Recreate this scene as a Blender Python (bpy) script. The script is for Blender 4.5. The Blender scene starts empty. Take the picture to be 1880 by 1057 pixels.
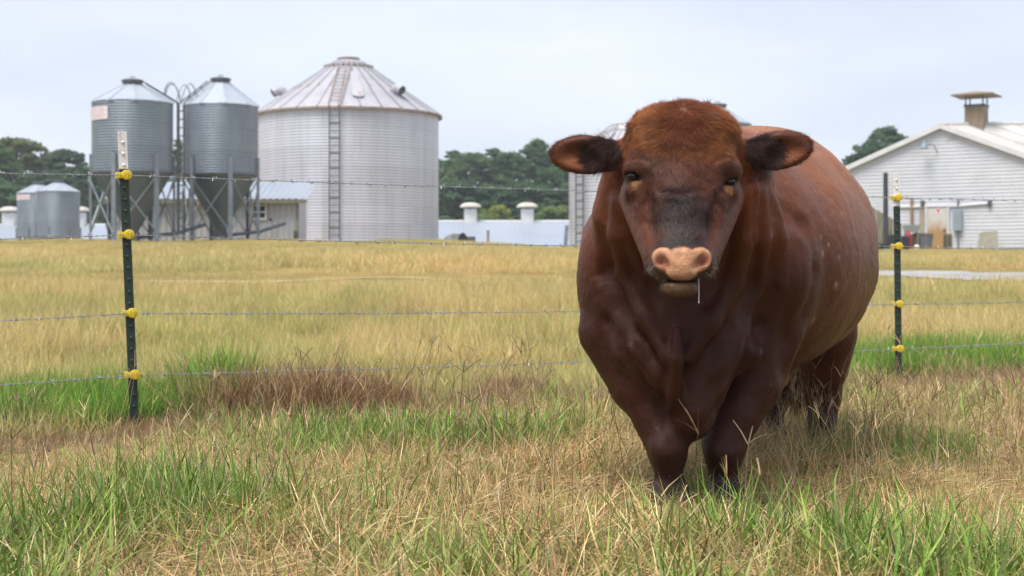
import bpy, bmesh, math, random, os
import numpy as np
from mathutils import Vector, Matrix
SC = bpy.context.scene
COL = SC.collection
rng = np.random.default_rng(7)
random.seed(7)
# ---------------------------------------------------------------- camera, sky, sun, exposure
CAM_H = 0.75
FOC = 2800.0                      # focal length in photo pixels (photo is 1880 x 1057)
cam_d = bpy.data.cameras.new('camera'); cam = bpy.data.objects.new('camera', cam_d); COL.objects.link(cam)
cam.location = (0, 0, CAM_H); cam.rotation_euler = (math.pi / 2, 0, 0)
cam_d.sensor_width = 36.0; cam_d.lens = FOC / 1880 * 36.0; cam_d.shift_y = -23.5 / 1880
cam_d.clip_start = 0.05; cam_d.clip_end = 3000
cam_d.dof.use_dof = True; cam_d.dof.focus_distance = 4.55; cam_d.dof.aperture_fstop = 6.0
SC.camera = cam
SUN_DIR = Vector((-0.28, -0.34, 0.90)).normalized()      # towards the sun
world = bpy.data.worlds.new('World'); SC.world = world; world.use_nodes = True
wn, wl = world.node_tree.nodes, world.node_tree.links
wn.clear()
w_out = wn.new('ShaderNodeOutputWorld'); w_bg = wn.new('ShaderNodeBackground')
sky = wn.new('ShaderNodeTexSky'); sky.sky_type = 'NISHITA'; sky.sun_disc = False
sky.sun_elevation = math.asin(SUN_DIR.z); sky.sun_rotation = math.atan2(SUN_DIR.x, SUN_DIR.y)
sky.air_density = 1.0; sky.dust_density = 2.0; sky.ozone_density = 1.5
w_tc = wn.new('ShaderNodeTexCoord'); w_map = wn.new('ShaderNodeMapping'); w_map.inputs['Scale'].default_value = (1.0, 1.0, 3.5)
w_no = wn.new('ShaderNodeTexNoise'); w_no.inputs['Scale'].default_value = 3.0; w_no.inputs['Detail'].default_value = 5.0
w_no.inputs['Roughness'].default_value = 0.5
w_cr = wn.new('ShaderNodeMapRange'); w_cr.inputs['From Min'].default_value = 0.3; w_cr.inputs['From Max'].default_value = 0.7
w_cr.inputs['To Min'].default_value = 0.62; w_cr.inputs['To Max'].default_value = 0.95
w_mx = wn.new('ShaderNodeMix'); w_mx.data_type = 'RGBA'; w_mx.inputs[7].default_value = (8.3, 8.8, 10.1, 1)   # thin bright overcast
wl.new(w_tc.outputs['Generated'], w_map.inputs['Vector']); wl.new(w_map.outputs[0], w_no.inputs['Vector'])
wl.new(w_no.outputs['Fac'], w_cr.inputs['Value']); wl.new(w_cr.outputs[0], w_mx.inputs[0])
wl.new(sky.outputs[0], w_mx.inputs[6]); wl.new(w_mx.outputs[2], w_bg.inputs['Color'])
w_bg.inputs['Strength'].default_value = 0.1
wl.new(w_bg.outputs[0], w_out.inputs['Surface'])
sun_d = bpy.data.lights.new('sun', 'SUN'); sun_d.energy = 3.4; sun_d.angle = math.radians(28); sun_d.color = (1.0, 0.95, 0.87)
sun = bpy.data.objects.new('sun', sun_d); COL.objects.link(sun)
sun.rotation_euler = SUN_DIR.to_track_quat('Z', 'Y').to_euler()
SC.view_settings.view_transform = 'Standard'; SC.view_settings.look = 'None'
SC.view_settings.exposure = 0.25; SC.view_settings.gamma = 1.0; SC.view_settings.use_curve_mapping = False
SC.cycles.use_denoising = True; SC.cycles.pixel_filter_type = 'BLACKMAN_HARRIS'; SC.cycles.filter_width = 1.3; SC.cycles.max_bounces = 6; SC.cycles.transparent_max_bounces = 6

# ---------------------------------------------------------------- helpers
def pt(px, py, d):
    """photo measurement -> point in the world at distance d"""
    return np.array([(px - 940.0) / FOC * d, d, CAM_H + (505.0 - py) / FOC * d])

def tag(o, label=None, cat=None, group=None, kind=None):
    if label: o['label'] = label
    if cat: o['category'] = cat
    if group: o['group'] = group
    if kind: o['kind'] = kind
    return o

def empty(name, loc, rz=0.0):
    o = bpy.data.objects.new(name, None); COL.objects.link(o); o.location = loc; o.rotation_euler = (0, 0, rz)
    o.empty_display_size = 0.2
    return o

def np_mesh(name, V, F, smooth=True, loops=None):
    """fast mesh from arrays: V (n,3), F (m,k)"""
    V = np.ascontiguousarray(V, dtype=np.float32); F = np.ascontiguousarray(F, dtype=np.int32)
    me = bpy.data.meshes.new(name); m, k = F.shape
    me.vertices.add(len(V)); me.vertices.foreach_set('co', V.ravel())
    me.loops.add(m * k); me.loops.foreach_set('vertex_index', F.ravel())
    me.polygons.add(m); me.polygons.foreach_set('loop_start', np.arange(0, m * k, k, dtype=np.int32))
    try: me.polygons.foreach_set('loop_total', np.full(m, k, dtype=np.int32))
    except Exception: pass
    if smooth: me.polygons.foreach_set('use_smooth', np.ones(m, dtype=bool))
    me.update(calc_edges=True); me.validate()
    return me

def vcol(me, C, name='Col'):
    C = np.asarray(C, dtype=np.float32)
    if C.shape[1] == 3: C = np.concatenate([C, np.ones((len(C), 1), np.float32)], 1)
    a = me.color_attributes.new(name, 'FLOAT_COLOR', 'POINT'); a.data.foreach_set('color', C.ravel())

def link(name, me, mat=None, parent=None):
    o = bpy.data.objects.new(name, me); COL.objects.link(o)
    if mat is not None: me.materials.append(mat)
    if parent is not None: o.parent = parent
    return o

class MB:
    """collects simple solids, builds ONE mesh object"""
    def __init__(s): s.v = []; s.f = []
    def add(s, V, F):
        n = len(s.v); s.v += [tuple(p) for p in V]; s.f += [tuple(i + n for i in f) for f in F]; return s
    def box(s, c, size, rot=None):
        hx, hy, hz = size[0] / 2, size[1] / 2, size[2] / 2
        V = [Vector((x, y, z)) for x in (-hx, hx) for y in (-hy, hy) for z in (-hz, hz)]
        if rot is not None: V = [rot @ p for p in V]
        V = [p + Vector(c) for p in V]
        return s.add(V, [(0, 1, 3, 2), (4, 6, 7, 5), (0, 4, 5, 1), (2, 3, 7, 6), (0, 2, 6, 4), (1, 5, 7, 3)])
    def tube(s, pts, r, n=8, r2=None, cap=True):
        pts = [Vector(p) for p in pts]; rings = []; V = []; F = []
        up = None
        for i, p in enumerate(pts):
            t = (pts[min(i + 1, len(pts) - 1)] - pts[max(i - 1, 0)]).normalized()
            if up is None: up = t.orthogonal().normalized()
            up = (up - t * up.dot(t)).normalized(); b = t.cross(up)
            rr = r if r2 is None else r + (r2 - r) * i / max(1, len(pts) - 1)
            for k in range(n):
                a = 2 * math.pi * k / n; V.append(p + (up * math.cos(a) + b * math.sin(a)) * rr)
        for i in range(len(pts) - 1):
            for k in range(n):
                k2 = (k + 1) % n; F.append((i * n + k, i * n + k2, (i + 1) * n + k2, (i + 1) * n + k))
        if cap: F.append(tuple(range(n - 1, -1, -1))); F.append(tuple((len(pts) - 1) * n + k for k in range(n)))
        return s.add(V, F)
    def lathe(s, prof, n=24, c=(0, 0, 0), cap=True):
        V = []; F = []
        for (r, z) in prof:
            for k in range(n):
                a = 2 * math.pi * k / n; V.append((c[0] + r * math.cos(a), c[1] + r * math.sin(a), c[2] + z))
        for i in range(len(prof) - 1):
            for k in range(n):
                k2 = (k + 1) % n; F.append((i * n + k, i * n + k2, (i + 1) * n + k2, (i + 1) * n + k))
        if cap: F.append(tuple(range(n - 1, -1, -1))); F.append(tuple((len(prof) - 1) * n + k for k in range(n)))
        return s.add(V, F)
    def build(s, name, mat, parent=None, smooth=False, bevel=0.0):
        me = bpy.data.meshes.new(name); me.from_pydata(s.v, [], s.f); me.update()
        bm = bmesh.new(); bm.from_mesh(me); bmesh.ops.recalc_face_normals(bm, faces=bm.faces)
        if bevel > 0:
            bmesh.ops.bevel(bm, geom=list(bm.edges), offset=bevel, segments=1, affect='EDGES', clamp_overlap=True)
        bm.to_mesh(me); bm.free()
        if smooth:
            me.polygons.foreach_set('use_smooth', np.ones(len(me.polygons), dtype=bool))
            try: me.set_sharp_from_angle(angle=math.radians(38))
            except Exception: pass
        return link(name, me, mat, parent)

def nd(nt, typ, **kw):
    n = nt.nodes.new(typ)
    for k, v in kw.items():
        if k.startswith('i_'):
            key = k[2:].replace('_', ' ')
            n.inputs[int(key) if key.isdigit() else key].default_value = v
        else: setattr(n, k, v)
    return n

def mat_new(name, col=(0.5, 0.5, 0.5), rough=0.6, metal=0.0, spec=0.5):
    m = bpy.data.materials.new(name); m.use_nodes = True
    b = m.node_tree.nodes['Principled BSDF']
    b.inputs['Base Color'].default_value = (*col, 1); b.inputs['Roughness'].default_value = rough
    b.inputs['Metallic'].default_value = metal; b.inputs['Specular IOR Level'].default_value = spec
    return m, m.node_tree, b

def mat_noise(name, c1, c2, scale=3.0, rough=0.6, metal=0.0, detail=6.0, stretch=(1, 1, 1), bump=0.0, bscale=None, lo=0.35, hi=0.65, c3=None, s3=14.0, spec=0.5, rvar=0.0):
    """two or three colours mixed by noise in object space, optional fine relief"""
    m, nt, b = mat_new(name, c1, rough, metal, spec); L = nt.links
    tc = nd(nt, 'ShaderNodeTexCoord'); mp = nd(nt, 'ShaderNodeMapping'); mp.inputs['Scale'].default_value = stretch
    L.new(tc.outputs['Object'], mp.inputs['Vector'])
    no = nd(nt, 'ShaderNodeTexNoise', i_Scale=scale, i_Detail=detail, i_Roughness=0.6); L.new(mp.outputs[0], no.inputs['Vector'])
    mr = nd(nt, 'ShaderNodeMapRange'); mr.inputs['From Min'].default_value = lo; mr.inputs['From Max'].default_value = hi
    L.new(no.outputs['Fac'], mr.inputs['Value'])
    mx = nd(nt, 'ShaderNodeMix', data_type='RGBA'); mx.inputs[6].default_value = (*c1, 1); mx.inputs[7].default_value = (*c2, 1)
    L.new(mr.outputs[0], mx.inputs[0]); out = mx.outputs[2]
    if c3 is not None:
        n3 = nd(nt, 'ShaderNodeTexNoise', i_Scale=s3, i_Detail=5.0, i_Roughness=0.65); L.new(mp.outputs[0], n3.inputs['Vector'])
        m3 = nd(nt, 'ShaderNodeMapRange'); m3.inputs['From Min'].default_value = 0.56; m3.inputs['From Max'].default_value = 0.72
        L.new(n3.outputs['Fac'], m3.inputs['Value'])
        x3 = nd(nt, 'ShaderNodeMix', data_type='RGBA'); x3.inputs[7].default_value = (*c3, 1)
        L.new(m3.outputs[0], x3.inputs[0]); L.new(out, x3.inputs[6]); out = x3.outputs[2]
    L.new(out, b.inputs['Base Color'])
    if rvar:
        rr = nd(nt, 'ShaderNodeMapRange'); rr.inputs['To Min'].default_value = rough - rvar; rr.inputs['To Max'].default_value = rough + rvar
        L.new(no.outputs['Fac'], rr.inputs['Value']); L.new(rr.outputs[0], b.inputs['Roughness'])
    if bump > 0:
        nb = nd(nt, 'ShaderNodeTexNoise', i_Scale=bscale or scale * 6, i_Detail=6.0); L.new(mp.outputs[0], nb.inputs['Vector'])
        bp = nd(nt, 'ShaderNodeBump', i_Strength=bump, i_Distance=0.02); L.new(nb.outputs['Fac'], bp.inputs['Height'])
        L.new(bp.outputs[0], b.inputs['Normal'])
    return m

def sstep(x, a, b):
    t = np.clip((x - a) / (b - a), 0, 1); return t * t * (3 - 2 * t)

def hash_noise(P, scale, seed=0):
    """cheap smooth value noise on points (n,3) -> 0..1"""
    Q = np.asarray(P, dtype=np.float64) * scale + seed * 17.13; I = np.floor(Q).astype(np.int64); f = Q - I; f = f * f * (3 - 2 * f)
    if Q.shape[1] == 2: Q = np.c_[Q, np.zeros(len(Q))]; I = np.c_[I, np.zeros(len(I), np.int64)]; f = np.c_[f, np.zeros(len(f))]
    def h(i, j, k):
        n = (i * 374761393 + j * 668265263 + k * 2147483647 + seed * 1274126177) & 0x7fffffff
        n = ((n ^ (n >> 13)) * 1274126177) & 0x7fffffff; n = n ^ (n >> 16)
        return (n & 0xffff) / 65535.0
    r = 0
    for dx in (0, 1):
        for dy in (0, 1):
            for dz in (0, 1):
                w = (f[:, 0] if dx else 1 - f[:, 0]) * (f[:, 1] if dy else 1 - f[:, 1]) * (f[:, 2] if dz else 1 - f[:, 2])
                r = r + w * h(I[:, 0] + dx, I[:, 1] + dy, I[:, 2] + dz)
    return r

# ground height: level where the bull stands, a slow rise to the farm yard, then falling away behind it
_GD = np.array([-60, 0, 4, 8, 11, 15, 25, 40, 52, 60, 70, 85, 100, 130, 200, 400, 1500.0])
_GZ = np.array([0, 0, 0, 0.02, 0.06, 0.23, 0.63, 1.30, 1.90, 2.10, 2.05, 1.25, 0.90, 0.9, 1.2, 2.0, 4.0])
_DD = np.linspace(-60, 1500, 6241); _ZZ = np.interp(_DD, _GD, _GZ)
_K = np.hanning(25); _K /= _K.sum(); _ZZ = np.convolve(np.pad(_ZZ, 12, mode='edge'), _K, 'valid')
def ground_z(x, y):
    x = np.asarray(x, float); y = np.asarray(y, float)
    z = np.interp(y, _DD, _ZZ)
    z = z - 0.36 * sstep(x, -4, 5) * sstep(y, 22, 58) * (1 - sstep(y, 75, 100))
    z = z + 0.03 * np.sin(x * 0.9 + 0.4 * y) * sstep(y, 6, 12) + 0.02 * np.sin(1.7 * x - 0.8 * y)
    return z
# ================================================================ ground and track
def grid_sheet(name, xs, ys, dz=0.0):
    X, Y = np.meshgrid(xs, ys, indexing='ij'); Z = ground_z(X, Y) + dz
    V = np.stack([X, Y, Z], -1).reshape(-1, 3); nx, ny = len(xs), len(ys); i = np.arange(nx - 1)[:, None] * ny + np.arange(ny - 1)[None]
    return np_mesh(name, V, np.stack([i, i + ny, i + ny + 1, i + 1], -1).reshape(-1, 4))
xs = np.unique(np.concatenate([np.linspace(-195, -60, 12), np.linspace(-60, -8, 60), np.linspace(-8, 12, 130), np.linspace(12, 60, 60), np.linspace(60, 195, 12)]))
ys = np.unique(np.concatenate([np.linspace(-60, 2, 20), np.linspace(2, 12, 100), np.linspace(12, 75, 200), np.linspace(75, 200, 60), np.linspace(200, 215, 3)]))
M_GROUND, nt, b = mat_new('soil_and_thatch', (0.2, 0.15, 0.08), 0.95, 0, 0.15); L = nt.links
tc = nd(nt, 'ShaderNodeTexCoord'); n1 = nd(nt, 'ShaderNodeTexNoise', i_Scale=0.35, i_Detail=6.0); n2 = nd(nt, 'ShaderNodeTexNoise', i_Scale=28.0, i_Detail=8.0, i_Roughness=0.7)
L.new(tc.outputs['Object'], n1.inputs['Vector']); L.new(tc.outputs['Object'], n2.inputs['Vector'])
r1 = nd(nt, 'ShaderNodeValToRGB'); e = r1.color_ramp.elements; e[0].position = 0.36; e[0].color = (0.28, 0.25, 0.075, 1); e[1].position = 0.64; e[1].color = (0.46, 0.35, 0.13, 1)
L.new(n1.outputs['Fac'], r1.inputs[0])
r2 = nd(nt, 'ShaderNodeValToRGB'); e = r2.color_ramp.elements; e[0].position = 0.35; e[0].color = (0.35, 0.32, 0.3, 1); e[1].position = 0.7; e[1].color = (1.25, 1.2, 1.1, 1)
L.new(n2.outputs['Fac'], r2.inputs[0])
sp = nd(nt, 'ShaderNodeSeparateXYZ'); L.new(tc.outputs['Object'], sp.inputs[0])
mr = nd(nt, 'ShaderNodeMapRange'); mr.inputs['From Min'].default_value = 8.5; mr.inputs['From Max'].default_value = 11.0; L.new(sp.outputs['Y'], mr.inputs['Value'])
m0 = nd(nt, 'ShaderNodeMix', data_type='RGBA'); m0.inputs[6].default_value = (0.10, 0.072, 0.040, 1); L.new(mr.outputs[0], m0.inputs[0]); L.new(r1.outputs[0], m0.inputs[7])   # soil darkened with the shadow between near blades, thatch in the hay field
m1 = nd(nt, 'ShaderNodeMix', data_type='RGBA', blend_type='MULTIPLY'); m1.inputs[0].default_value = 1.0; L.new(m0.outputs[2], m1.inputs[6]); L.new(r2.outputs[0], m1.inputs[7])
L.new(m1.outputs[2], b.inputs['Base Color'])
bp = nd(nt, 'ShaderNodeBump', i_Strength=0.8, i_Distance=0.04); L.new(n2.outputs['Fac'], bp.inputs['Height']); L.new(bp.outputs[0], b.inputs['Normal'])
ground = link('ground', grid_sheet('ground', xs, ys), M_GROUND); ground['kind'] = 'structure'
# gravel farm track crossing the field
TRK = np.array([(-40, 24.0), (-20, 24.5), (-9, 25.0), (-2.5, 25.3), (1.5, 26.2), (4.5, 27.8), (7.2, 28.7), (8.6, 27.9), (9.9, 25.8), (12, 22.5), (16, 17.5), (22, 12.0)])
TW = np.array([0.2, 0.25, 0.28, 0.22, 0.15, 0.5, 1.1, 1.15, 1.2, 1.6, 1.6, 1.6])
def spline(P, n):
    t = np.linspace(0, len(P) - 1, n); out = []
    for q in t:
        i = min(int(q), len(P) - 2); f = q - i; p0, p1, p2, p3 = P[max(i - 1, 0)], P[i], P[i + 1], P[min(i + 2, len(P) - 1)]
        out.append(0.5 * (2 * p1 + (p2 - p0) * f + (2 * p0 - 5 * p1 + 4 * p2 - p3) * f ** 2 + (3 * p1 - p0 - 3 * p2 + p3) * f ** 3))
    return np.array(out)
tp_ = spline(TRK, 240); tw_ = np.interp(np.linspace(0, len(TW) - 1, 240), np.arange(len(TW)), TW)
tg = np.gradient(tp_, axis=0); tg /= np.linalg.norm(tg, axis=1)[:, None]; nm = np.stack([-tg[:, 1], tg[:, 0]], 1)
cols = np.linspace(-1, 1, 9); wob = 1 + 0.18 * np.sin(np.arange(240) * 0.9) * np.sin(np.arange(240) * 0.23)
TP = tp_[:, None, :] + nm[:, None, :] * (cols[None, :, None] * (tw_ * wob)[:, None, None])
TV = np.concatenate([TP, (ground_z(TP[..., 0], TP[..., 1]) + 0.016)[..., None]], -1).reshape(-1, 3)
i = np.arange(239)[:, None] * 9 + np.arange(8)[None]; TF = np.stack([i, i + 1, i + 10, i + 9], -1).reshape(-1, 4)
M_GRAVEL = mat_noise('gravel', (0.42, 0.42, 0.43), (0.31, 0.30, 0.29), 1.6, 0.95, bump=0.8, bscale=45, c3=(0.28, 0.22, 0.12), s3=3.5, spec=0.2)
nt = M_GRAVEL.node_tree; L = nt.links; b = nt.nodes['Principled BSDF']; src_ = b.inputs['Base Color'].links[0].from_socket          # worn to bare tan earth where it is overgrown
tc = nd(nt, 'ShaderNodeTexCoord'); sp = nd(nt, 'ShaderNodeSeparateXYZ'); L.new(tc.outputs['Object'], sp.inputs[0]); mr = nd(nt, 'ShaderNodeMapRange'); mr.inputs['From Min'].default_value = 2.5; mr.inputs['From Max'].default_value = 6.0; L.new(sp.outputs['X'], mr.inputs['Value'])
mx = nd(nt, 'ShaderNodeMix', data_type='RGBA'); mx.inputs[6].default_value = (0.50, 0.39, 0.22, 1); L.new(mr.outputs[0], mx.inputs[0]); L.new(src_, mx.inputs[7]); L.new(mx.outputs[2], b.inputs['Base Color'])
trk = link('gravel_track', np_mesh('gravel_track', TV, TF), M_GRAVEL); trk['kind'] = 'structure'
def on_track(x, y, marg=0.0):
    d = np.full(len(x), 9e9)
    for p, w in zip(tp_, tw_): d = np.minimum(d, np.hypot(x - p[0], y - p[1]) / (w + marg))
    return d < 1

def track_dist(x, y):
    d = np.full(len(x), 9e9)
    for p, w in zip(tp_, tw_): d = np.minimum(d, np.hypot(x - p[0], y - p[1]) - w)
    return d
# ---------------------------------------------------------------- thin haze in the air
hz_m = bpy.data.materials.new('haze_air'); hz_m.use_nodes = True; hz_m.node_tree.nodes.clear(); ho = hz_m.node_tree.nodes.new('ShaderNodeOutputMaterial'); pv = hz_m.node_tree.nodes.new('ShaderNodeVolumePrincipled')
pv.inputs['Color'].default_value = (0.86, 0.92, 1.0, 1); pv.inputs['Density'].default_value = 0.0007; hz_m.node_tree.links.new(pv.outputs[0], ho.inputs['Volume'])
m = MB(); m.box((0, 75, 9.0), (400, 286, 23)); hz = m.build('haze', hz_m); hz['kind'] = 'stuff'
# ================================================================ farm buildings and bins
M_GALV = mat_noise('galvanised_steel', (0.215, 0.265, 0.32), (0.30, 0.35, 0.41), 1.3, 0.45, 0.35, stretch=(1, 1, 0.25), rvar=0.06)
M_GALVROOF = mat_noise('galvanised_roof', (0.37, 0.42, 0.475), (0.45, 0.495, 0.55), 1.1, 0.5, 0.25)
M_GALVDARK = mat_noise('galvanised_hopper', (0.095, 0.125, 0.155), (0.135, 0.17, 0.205), 1.5, 0.5, 0.05, stretch=(1, 1, 0.2), c3=(0.17, 0.16, 0.15), s3=1.2)
M_PALE = mat_noise('weathered_white_steel', (0.64, 0.65, 0.71), (0.53, 0.54, 0.60), 0.9, 0.48, 0.25, stretch=(1.6, 1.6, 0.10), c3=(0.46, 0.45, 0.49), s3=1.3, rvar=0.05)
M_PALEROOF = mat_noise('weathered_roof_sheet', (0.50, 0.495, 0.53), (0.40, 0.395, 0.43), 0.8, 0.52, 0.2, c3=(0.36, 0.22, 0.15), s3=1.7)
def sheet_tone(mat, rad, w, h, amt):
    """each wall sheet weathered to its own tone"""
    nt = mat.node_tree; L = nt.links; b = nt.nodes['Principled BSDF']; src = b.inputs['Base Color'].links[0].from_socket
    tc = nd(nt, 'ShaderNodeTexCoord'); sp = nd(nt, 'ShaderNodeSeparateXYZ'); L.new(tc.outputs['Object'], sp.inputs[0]); at2 = nd(nt, 'ShaderNodeMath', operation='ARCTAN2'); L.new(sp.outputs['Y'], at2.inputs[0]); L.new(sp.outputs['X'], at2.inputs[1])
    mu = nd(nt, 'ShaderNodeMath', operation='MULTIPLY'); mu.inputs[1].default_value = rad; L.new(at2.outputs[0], mu.inputs[0]); cb = nd(nt, 'ShaderNodeCombineXYZ'); L.new(mu.outputs[0], cb.inputs[0]); L.new(sp.outputs['Z'], cb.inputs[1])
    br = nd(nt, 'ShaderNodeTexBrick'); br.inputs['Scale'].default_value = 1.0; br.inputs['Brick Width'].default_value = w; br.inputs['Row Height'].default_value = h; br.inputs['Mortar Size'].default_value = 0.012; br.inputs['Color1'].default_value = (1 - amt,) * 3 + (1,); br.inputs['Color2'].default_value = (1 + amt * 0.4,) * 3 + (1,); br.inputs['Mortar'].default_value = (0.80, 0.80, 0.80, 1); L.new(cb.outputs[0], br.inputs['Vector'])
    mx = nd(nt, 'ShaderNodeMix', data_type='RGBA', blend_type='MULTIPLY'); mx.inputs[0].default_value = 1.0; L.new(src, mx.inputs[6]); L.new(br.outputs['Color'], mx.inputs[7]); L.new(mx.outputs[2], b.inputs['Base Color'])
sheet_tone(M_PALE, 4.1, 2.86, 0.84, 0.09); sheet_tone(M_GALV, 1.37, 2.15, 0.81, 0.10)
M_RUST = mat_noise('rusty_steel', (0.28, 0.17, 0.11), (0.40, 0.34, 0.30), 5.0, 0.75, 0.2)
M_STEEL = mat_noise('grey_steel', (0.20, 0.235, 0.265), (0.27, 0.30, 0.33), 4.0, 0.5, 0.5)
M_DARKSTEEL = mat_noise('dark_steel', (0.09, 0.10, 0.11), (0.15, 0.16, 0.17), 6.0, 0.55, 0.5)
M_WHITE = mat_noise('white_paint', (0.74, 0.74, 0.75), (0.64, 0.64, 0.65), 2.0, 0.6)
M_SIDING = mat_noise('white_siding', (0.65, 0.67, 0.71), (0.56, 0.58, 0.62), 0.7, 0.55, stretch=(1, 1, 2.0), c3=(0.50, 0.49, 0.46), s3=0.9)
M_BARNROOF = mat_noise('pale_metal_roof', (0.42, 0.47, 0.54), (0.37, 0.42, 0.49), 0.35, 0.38, 0.35, stretch=(0.6, 1, 1))
M_OLDROOF = mat_noise('chalky_roof', (0.57, 0.565, 0.55), (0.49, 0.48, 0.465), 0.6, 0.7, c3=(0.42, 0.36, 0.31), s3=0.8)
M_TIMBER = mat_noise('grey_timber', (0.20, 0.18, 0.14), (0.30, 0.27, 0.21), 5.0, 0.85, stretch=(3, 3, 0.4), bump=0.3)
M_DARK = mat_noise('dark_opening', (0.012, 0.013, 0.014), (0.02, 0.02, 0.021), 3.0, 0.6)
M_TAN = mat_noise('weathered_plywood', (0.31, 0.235, 0.165), (0.23, 0.17, 0.12), 2.5, 0.8, stretch=(3, 3, 0.6))
M_GLASS, nt, b = mat_new('window_glass', (0.02, 0.024, 0.028), 0.08, 0.0, 0.6)

def lathe_np(prof, n, a0=0.0, a1=2 * math.pi):
    prof = np.asarray(prof); full = abs(a1 - a0 - 2 * math.pi) < 1e-6; A = np.linspace(a0, a1, n + (0 if full else 1), endpoint=not full); m = len(A)
    V = np.stack([prof[:, 0:1] * np.cos(A)[None], prof[:, 0:1] * np.sin(A)[None], np.repeat(prof[:, 1:2], m, 1)], -1).reshape(-1, 3)
    i = np.arange(len(prof) - 1)[:, None] * m; k = np.arange(m if full else m - 1)[None]; k2 = (k + 1) % m
    return V, np.stack([i + k, i + k2, i + m + k2, i + m + k], -1).reshape(-1, 4)

def corrugated(name, r, z0, z1, pitch, amp, mat, parent, n=96):
    t = np.arange(z0, z1 + 1e-6, pitch / 6); V, F = lathe_np(np.stack([r + amp * np.sin(2 * np.pi * (t - z0) / pitch), t], 1), n)
    return link(name, np_mesh(name, V, F), mat, parent)

def ladder(parent, name, p0, p1, out, width, mat, step=0.30, rail=0.022):
    """two rails and rungs between p0 and p1; out = direction away from the wall"""
    p0, p1, out = Vector(p0), Vector(p1), Vector(out).normalized(); d = (p1 - p0); Ln = d.length; d.normalize(); s = d.cross(out).normalized()
    m = MB()
    for q in (-1, 1): m.tube([p0 + s * q * width / 2, p1 + s * q * width / 2], rail, 6)
    o = m.build(name, mat, parent)
    rm = None
    for i in range(1, int(Ln / step)):
        c = p0 + d * (i * step)
        if rm is None:
            m = MB(); m.tube([-s * width / 2, s * width / 2], rail * 0.75, 6); r = m.build('rung', mat, o); rm = r.data
        else: r = link('rung', rm, None, o)
        r.location = c
    return o

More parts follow.
